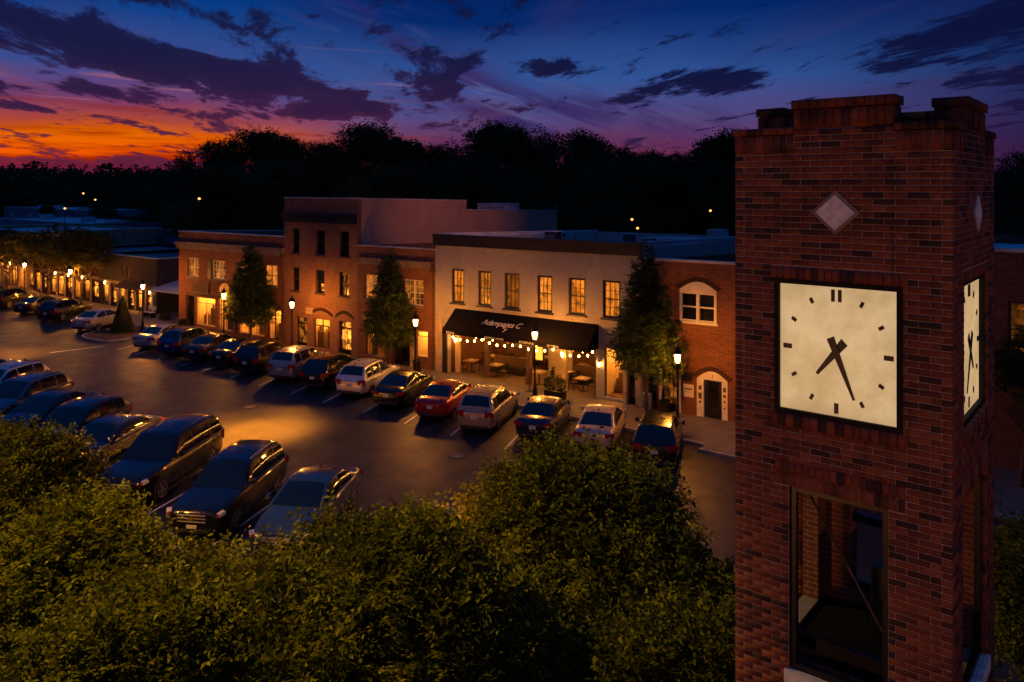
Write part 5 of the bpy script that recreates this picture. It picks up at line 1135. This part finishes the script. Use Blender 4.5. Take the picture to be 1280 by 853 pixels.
def twig_leaves(lumps, ntw, per, tl, size, rg, droop=.1, inner=.55):
    c, d = crown_points(lumps, ntw, rg, inner); dirn = d+rg.normal(0, .5, (ntw, 3))+np.array([0, 0, .35]); dirn /= np.linalg.norm(dirn, axis=1)[:, None]
    side_ = np.cross(dirn, np.array([0, 0, 1.])+rg.normal(0, .3, (ntw, 3))); side_ /= np.linalg.norm(side_, axis=1)[:, None]
    Vs = []; ln_ = tl*(.4+np.minimum(rg.gamma(2., .33, (ntw, 1)), 1.25))
    nrm = np.cross(side_, dirn)
    for k_ in range(per):
        t = (k_+.6)/per; sg = 1 if k_ % 2 else -1
        base = c+dirn*ln_*t-np.array([0, 0, 1.])*(t*t*droop)
        ld = (dirn*.55+side_*sg*.9+rg.normal(0, .28, (ntw, 3))+np.array([0, 0, -.1])); ld /= np.linalg.norm(ld, axis=1)[:, None]
        w = np.cross(ld, nrm+rg.normal(0, .35, (ntw, 3))); w /= np.linalg.norm(w, axis=1)[:, None]; up_ = np.cross(w, ld)
        s = size*rg.uniform(.7, 1.25, (ntw, 1))
        Vs.append(np.stack([base, base+ld*s*.5+w*s*.24+up_*s*.07, base+ld*s-np.array([0, 0, 1.])*s*.12, base+ld*s*.5-w*s*.24+up_*s*.07], 1))
    V = np.concatenate(Vs, 0).reshape(-1, 3); return V, np.arange(len(V)).reshape(-1, 4)
def lumpset(cx_, cy_, cz_, rx, ry, rz_, n, rnd, small=.40):
    out = [(cx_, cy_, cz_, rx*.52, ry*.52, rz_*.52)]
    for i in range(n):
        a = rnd.uniform(0, 6.28); e = rnd.uniform(-.5, 1.4); s = rnd.uniform(small*.5, small*1.05); q = rnd.uniform(.58, .74)
        out.append((cx_+math.cos(a)*math.cos(e)*rx*q, cy_+math.sin(a)*math.cos(e)*ry*q, cz_+math.sin(e)*rz_*q, rx*s, ry*s, rz_*s))
    return out
def near_tree(x, y, z0, top, rx, ry, label, seed, ntw, n=22, name='courtyard_tree', size=.125, per=11):
    q = empty(name, (x, y, z0), label, 'tree', 'trees of the planting strip'); rnd = random.Random(seed); rg = np.random.default_rng(seed); m = MB(); ends = []
    H_ = top-z0; cz_ = H_*.60; rz_ = H_*.37
    m.tube([(0, 0, 0), (.05, 0, H_*.16), (0, .06, H_*.3)], [.16, .12, .10], 9)
    for i in range(6):
        a = i*1.05+rnd.random(); limb(m, Vector((0, .03, H_*(.2+.03*i))), Vector((math.cos(a)*1.1, math.sin(a)*1.1, .9)), rx*.62, .065, 2, rnd, ends, .3, 6)
    m.build('trunk', 'bark', q, smooth=True)
    V, F = twig_leaves(lumpset(0, 0, cz_, rx, ry, rz_, n, rnd), ntw, per, .50, size, rg, .12, .5); npmesh('crown', V, F, 'leaf_near', q); return q
near_tree(-22.6, 8.6, .1, 5.3, 3.3, 3.2, 'leafy golden-green tree at the lower left edge in front of the near cars', 1, 9500)
near_tree(-16.3, 8.2, .1, 4.9, 2.5, 2.3, 'leafy tree at the bottom between the left edge and the bright-grilled car', 2, 7000)
near_tree(-12.3, 6.8, .1, 4.9, 2.4, 2.0, 'low leafy tree at the bottom edge, left of the broad centre one', 6, 7000)
near_tree(-14.2, 8.9, .1, 4.1, 1.9, 1.7, 'smallest leafy tree, just below the grille of the black sport utility', 8, 4500, 14)
near_tree(-9.7, 10.3, .1, 5.75, 3.3, 2.8, 'broad leafy tree at the bottom centre with pale shoot tips', 3, 9000)
near_tree(-4.9, 12.2, .1, 4.6, 2.0, 2.2, 'leafy tree at the foot of the clock tower, bottom edge', 7, 5500)
near_tree(-8.0, 14.6, .1, 5.85, 3.3, 2.6, 'dark leafy tree just left of the clock tower, over the end of the shop-side row', 4, 9000)
near_tree(-.2, 19.3, .1, 4.9, 2.1, 2.1, 'leafy tree right of the clock tower shaft at the lower right edge', 5, 4000, 10)
def street_tree(x, y, z0, H_, r, label, seed, ntw=2600, shape='pyramid', clear=.24, size=.14, group='pyramid trees on the pavement', leaf='leaf_street', lean=0.):
    q = empty('street_tree', (x, y, z0), label, 'tree', group); rnd = random.Random(seed); rg = np.random.default_rng(seed); m = MB(); ends = []
    if shape == 'pyramid':
        m.tube([(0, 0, 0), (.03, 0, H_*.3), (0, .02, H_*.92)], [.10, .075, .015], 8); lumps = []
        for i in range(26):
            t = (i+.5)/26; z = H_*(clear+.06+(.97-clear-.06)*t); rr = r*(1-t)**.75*(1 if t > .12 else .8+t*1.5); a = i*2.4
            lumps.append((math.cos(a)*rr*.45, math.sin(a)*rr*.45, z, rr*.58+.08, rr*.58+.08, H_*.075))
        for i in range(22):
            t = i/22; z = H_*(clear+.02+.65*t); a = i*2.4; rr = r*(1-t)*.8; m.tube([(0, 0, z), (math.cos(a)*rr*.5, math.sin(a)*rr*.5, z+rr*.35), (math.cos(a)*rr, math.sin(a)*rr, z+rr*.8)], [.03, .018, .006], 5, cap=False)
        V, F = twig_leaves(lumps, ntw, 7, .28, size, rg, .05, .5)
    else:
        m.tube([(0, 0, 0), (.04, .02, H_*.2), (lean*.3, .0, H_*.34)], [.15, .12, .11], 9)
        for i in range(6):
            a = i*1.05+rnd.random(); limb(m, Vector((lean*.3, 0, H_*(.27+.015*i))), Vector((math.cos(a), math.sin(a), 1.1)), r*.7, .07, 2, rnd, ends, .3, 6)
        V, F = twig_leaves(lumpset(lean, 0, H_*.68, r, r, H_*.32, 13, rnd), ntw, 7, .35, size, rg, .08, .55)
    m.build('trunk', 'bark_pale', q, smooth=True); npmesh('crown', V, F, leaf, q); return q
street_tree(-16.35, 35.5, .13, 8.4, 1.95, 'pyramid-shaped tree between the white and the right brick building', 21, 4800)
street_tree(-33.9, 36.0, .13, 7.3, 1.75, 'pyramid-shaped tree in front of the brick building left of the white one', 22, 4600, clear=.2)
street_tree(-47.6, 36.2, .13, 7.1, 2.2, 'pyramid-shaped tree in front of the left two-storey brick building', 23, 4800, clear=.2)
street_tree(-75.2, 38.2, .13, 7.2, 3.1, 'round street tree right of the far lamp, before the low shops', 24, 3000, 'round', size=.17, group='round street trees', leaf='leaf_round')
street_tree(-81.2, 38.0, .13, 7.4, 3.4, 'round street tree with a forked trunk left of the far lamp', 25, 3200, 'round', size=.17, group='round street trees', leaf='leaf_round')
street_tree(-91.0, 38.5, .13, 6.7, 3.6, 'round street tree second from the left edge', 26, 2600, 'round', size=.19, group='round street trees', leaf='leaf_round')
street_tree(-99.0, 39.0, .13, 6.6, 3.6, 'round street tree at the left edge of the shops', 27, 2400, 'round', size=.19, group='round street trees', leaf='leaf_round')
street_tree(-.9, 35.6, .13, 6.0, 1.9, 'dark leaning street tree right of the clock tower', 28, 2200, 'round', size=.15, group='street tree right of the tower', lean=.8)
# cone shrub on the island
q = empty('cone_shrub', (-59.9, 33.6, .145), 'dense dark cone-shaped evergreen on the planted island', 'shrub'); rg = np.random.default_rng(5)
n = 9000; t = rg.uniform(0, 1, n)**1.5; a = rg.uniform(0, 6.283, n); rr = (1-t)**.85*.85*rg.uniform(.82, 1.05, n)*(1+.06*np.sin(a*5+t*9)); c = np.stack([np.cos(a)*rr, np.sin(a)*rr, .08+t*2.7], 1)
V, F = leaves(c, np.stack([np.cos(a), np.sin(a), np.full(n, .4)], 1), .055, rg); npmesh('foliage', V, F, 'leaf_hedge', q); m = MB(); m.tube([(0, 0, 0), (0, 0, 2.4)], [.07, .02], 7); m.build('trunk', 'bark', q)

# the dark trees behind the town: four big kinds, copied
def big_tree(seed, H_, r, ntw, sparse=False):
    q = empty('tall_tree', (0, 0, 0)); rnd = random.Random(seed); rg = np.random.default_rng(seed); m = MB(); ends = []
    m.tube([(0, 0, 0), (.1, 0, H_*.25), (-.1, .1, H_*.5)], [.45, .34, .25], 8)
    for i in range(7):
        a = i*.93+rnd.random(); limb(m, Vector((0, 0, H_*(.28+.05*i))), Vector((math.cos(a), math.sin(a), 1.0)), r*.75, .17, 2, rnd, ends, .4, 5)
    m.build('trunk', 'bark', q)
    lum = []; nl = 26 if not sparse else 22
    for i in range(nl):
        e = rnd.uniform(0, 1); a = rnd.uniform(0, 6.283); z = H_*(.30+.62*e); rad = r*math.sin(math.pi*min(.95, .18+.75*e))**.7; k_ = rnd.uniform(.25, .95)
        s = r*rnd.uniform(.22, .38)*(1.0 if not sparse else .8); lum.append((math.cos(a)*rad*k_, math.sin(a)*rad*k_, z, s, s, s*.75))
    V, F = twig_leaves(lum, int(ntw*2.1), 5, .8, .36 if not sparse else .32, rg, .1, .15); npmesh('crown', V, F, 'leaf_far', q); reg(q); return q
BT = [big_tree(101, 19, 6.5, 3600), big_tree(102, 18, 7.5, 3800), big_tree(103, 20, 5.5, 3200), big_tree(104, 17.5, 6, 2300, True)]; bu = set()
HT = [19, 18, 20, 17.5]
def cam_pt(px, Z):
    th = R(124.4); ax_ = (math.cos(th), math.sin(th)); rt_ = (math.sin(th), -math.cos(th)); r_ = (px-640)/985; return Z*(ax_[0]+rt_[0]*r_), Z*(ax_[1]+rt_[1]*r_)
def place_big(k_, px, top_px, Z, label, sxy=1.):
    o = BT[k_] if k_ not in bu else copy_tree(BT[k_]); bu.add(k_); x, y = cam_pt(px, Z); h_ = 11.5+(233-top_px)*Z/985; s = h_/HT[k_]/1.0
    o.location = (x, y, 0); o.rotation_euler = (0, 0, random.uniform(0, 6.28)); o.scale = (s*sxy, s*sxy, s); tag(o, label, 'tree', 'tall trees behind the buildings')
for a in [(3, 268, 176, 118, 'ragged dark tree at the left end of the tall trees, sky showing through it'), (3, 318, 162, 112, 'ragged dark tree second from the left of the tall trees'), (0, 352, 167, 116, 'dark tree left of the three-storey building behind'),
          (3, 398, 178, 108, 'thin-crowned dark tree above the three-storey building'), (1, 437, 154, 112, 'broad dark tree above the orange side wall, left'), (3, 462, 158, 104, 'ragged dark tree above the orange side wall'), (0, 508, 172, 116, 'dark tree above the near end of the orange side wall'),
          (2, 545, 178, 110, 'narrow dark tree above the left corner of the white building'), (1, 578, 176, 118, 'dark broad tree above the two left windows of the white building'), (0, 622, 152, 112, 'tallest dark tree near the middle of the skyline'),
          (2, 655, 156, 106, 'narrow tall tree right of the tallest one in the skyline'), (1, 697, 160, 116, 'broad dark tree above the awning lamp'), (0, 742, 170, 112, 'dark tree above the last lit window of the white building'),
          (2, 775, 182, 118, 'narrow dark tree above the right parapet of the white building'), (3, 803, 190, 122, 'ragged dark tree where the skyline dips'), (1, 846, 187, 112, 'broad dark tree behind the right brick building'),
          (2, 884, 176, 104, 'narrow tree just left of the clock tower skyline'), (0, 916, 162, 98, 'dark tree partly behind the left edge of the clock tower'), (1, 980, 170, 104, 'dark tree hidden behind the clock tower'), (0, 1262, 214, 130, 'low dark tree right of the clock tower'), (3, 1290, 190, 70, 'dark branch-like tree at the right edge'),
          (1, 290, 222, 92, 'lower rounded tree in front of the ragged ones'), (0, 340, 226, 88, 'lower bushy tree behind the left brick building'), (1, 245, 226, 120, 'rounded tree in front of the far woods'), (0, 190, 246, 125, 'rounded dark tree behind the dark garages at the left'), (1, 130, 252, 140, 'dark tree between the far roofs and the woods, left of the garages'), (0, 60, 256, 150, 'dark tree behind the pale far-left roofs'), (2, 226, 262, 100, 'narrow tree beside the left end of the brick row')]: place_big(*a)
for i in range(14):
    px = 270+i*50; place_big(i % 3, px, 205-(i % 4)*4, 88+(i*7) % 22, 'dark bushy low tree, number %s from the left in front of the tall ones' % ['one', 'two', 'three', 'four', 'five', 'six', 'seven', 'eight', 'nine', 'ten', 'eleven', 'twelve', 'thirteen', 'fourteen'][i], 1.25)
# the far woods that read as one mass
rg = np.random.default_rng(9); Vs = []; 
rnd = random.Random(9); lum = []
for i in range(330):
    az_px = rnd.uniform(-420, 300) if i < 230 else rnd.uniform(200, 1750); Z = rnd.uniform(190, 330); x, y = cam_pt(az_px, Z); top_ = 214+rnd.uniform(-3, 9)-(4 if rnd.random() < .12 else 0); h_ = 11.5+(233-top_)*Z/985
    lum.append((x, y, h_*.55, 9, 9, h_*.45))
V, F = twig_leaves(lum, 30000, 5, 1.6, 1.5, rg, .1, .6); tag(npmesh('far_woods', V, F, 'leaf_far'), 'dark distant woods along the horizon below the sunset', 'woods', kind='stuff')
hl = MB(); 
for j in range(60):
    p0, p1 = cam_pt(-700+j*50, 340), cam_pt(-650+j*50, 340); hh0, hh1 = 13+2*math.sin(j*.7), 13+2*math.sin((j+1)*.7); hl.quad((p0[0], p0[1], -1), (p1[0], p1[1], -1), (p1[0], p1[1], hh1), (p0[0], p0[1], hh0))
    q0, q1 = cam_pt(-700+j*50, 700), cam_pt(-650+j*50, 700); hl.quad((p0[0], p0[1], hh0), (p1[0], p1[1], hh1), (q1[0], q1[1], 11), (q0[0], q0[1], 11))
tag(hl.build('hills', 'ground'), kind='structure')
# far lamps that glint among the trees
for i, (px, py, Z, lb) in enumerate([(790, 276, 92, 'orange lamp glinting above the roof of the white building'), (888, 265, 100, 'orange lamp glinting just left of the clock tower'), (249, 250, 110, 'orange lamp glinting in the trees left of the three-storey building'),
                              (104, 243, 150, 'faint orange lamp in the far woods, left of a pair'), (119, 251, 150, 'faint orange lamp in the far woods, right of a pair'), (81, 262, 130, 'faint orange lamp low behind the pale roofs'), (797, 287, 92, 'dim orange lamp just below the brightest glint above the white roof')]):
    x, y = cam_pt(px, Z*.83 if py > 262 else Z*.72); Zr = Z*.83 if py > 262 else Z*.72; z = 11.5-(py-233)*Zr/985; q = empty('yard_light', (x, y, 0), lb, 'yard light', 'far lamps among the trees')
    m = MB((x, y, 0)); m.tube([(x, y, 0), (x, y, z)], .04, 6); m.build('pole', 'bark', q); m = MB((x, y, 0)); m.lathe([(.05, .12), (.13, .06), (.13, -.04), (.04, -.1)], (x, y, z+.1), 8); m.build('lamp', 'far_bulb', q)

# booths and a lit lantern sign inside the porch
for x, y, w_, lb in [(-28.2, FY+4.5, 2.6, 'dark booth bench along the back wall of the porch, left'), (-21.9, FY+4.5, 2.6, 'dark booth bench along the back wall of the porch, right'), (-27.2, FY+1.9, 2.4, 'dark booth bench between the two left lines of tables'), (-21.9, FY+2.2, 2.2, 'dark booth bench behind the tables at the right of the porch')]:
    q = empty('booth_bench', (x, y, .14), lb, 'bench', 'booths in the porch'); o = q.location[:]; m = MB(o); m.box(x-w_/2, x+w_/2, y-.22, y+.22, .14, .58); m.build('seat', 'black_wood', q, bevel=.02); m = MB(o); m.box(x-w_/2, x+w_/2, y+.222, y+.30, .14, 1.15); m.build('backrest', 'wood', q, bevel=.02)
q = empty('lit_sign', (-25.3, FY+2.4, 1.5), 'small glowing framed sign hanging inside the porch beside the wall piece', 'sign'); o = q.location[:]; m = MB(o); m.box(-25.62, -24.98, FY+2.4, FY+2.5, 1.05, 1.95); m.build('frame', 'black_wood', q); m = MB(o); m.box(-25.55, -25.05, FY+2.385, FY+2.397, 1.12, 1.88); m.build('sign_face', 'sign_glow', q)
for x in (-28.9, -25.9, -21.4):
    q = empty('pendant_lamp', (x, FY+3.9, 2.95), 'round pendant lamp over the %s of the porch' % {-28.9: 'left booth', -25.9: 'passage to the inner door', -21.4: 'right booth'}[x], 'pendant lamp', 'pendant lamps in the porch'); o = q.location[:]
    m = MB(o); m.tube([(x, FY+3.9, 2.94), (x, FY+3.9, 2.3)], .01, 5); m.lathe([(.16, 2.12), (.13, 2.24), (.03, 2.31)], (x, FY+3.9, 0), 14); m.build('shade', 'iron', q); m = MB(o); m.lathe([(.03, 2.04), (.08, 2.08), (.09, 2.115)], (x, FY+3.9, 0), 12); m.build('bulb', 'bulb', q)
# small street things
for x, y, lb in [(-20.9, 26.4, 'round dark manhole cover in the lane in front of the red car'), (-34.5, 26.2, 'round dark manhole cover in the lane behind the black crossover')]:
    q = empty('manhole_cover', (x, y, .004), lb, 'manhole cover', 'manhole covers'); m = MB(q.location[:]); m.lathe([(.36, .004), (.35, .014)], (x, y, .0), 20); m.build('frame', 'iron', q); m = MB(q.location[:]); m.lathe([(.30, .015), (.29, .019)], (x, y, .0), 20); m.build('lid', 'stone_dirty', q)
q = empty('litter_bin', (-31.6, 36.0, .13), 'dark round litter bin beside the lamp left of the white building', 'litter bin'); m = MB(q.location[:]); m.lathe([(.22, .13), (.26, .95)], (-31.6, 36.0, 0), 14); m.build('bin_body', 'iron', q); m = MB(q.location[:]); m.lathe([(.28, .952), (.27, 1.0), (.12, 1.12)], (-31.6, 36.0, 0), 14); m.build('lid', 'black', q)
q = empty('utility_cabinet', (-17.0, 36.9, .13), 'small grey utility box on the pavement by the brick wall near the pyramid tree', 'utility box'); m = MB(q.location[:]); m.box(-17.25, -16.8, 36.9, 37.2, .13, .95); m.build('casing', 'metal_grey', q, bevel=.02); m = MB(q.location[:]); m.box(-17.2, -16.85, 36.885, 36.897, .2, .88); m.build('door', 'roof_grey', q)
for i, (x, y, z, lb) in enumerate([(-24.0, 42.0, 7.7, 'short white vent pipe on the white roof, above the middle windows'), (-20.0, 44.5, 7.6, 'short vent pipe on the white roof near its right parapet'), (-29.6, 50, 7.3, 'short vent pipe on the white roof far left'), (-34.4, 44, 6.8, 'short vent pipe on the roof left of the white building'), (-15.6, 42, 6.6, 'short vent pipe on the right brick roof')]): roofpipe(x, y, z, .55, lb)
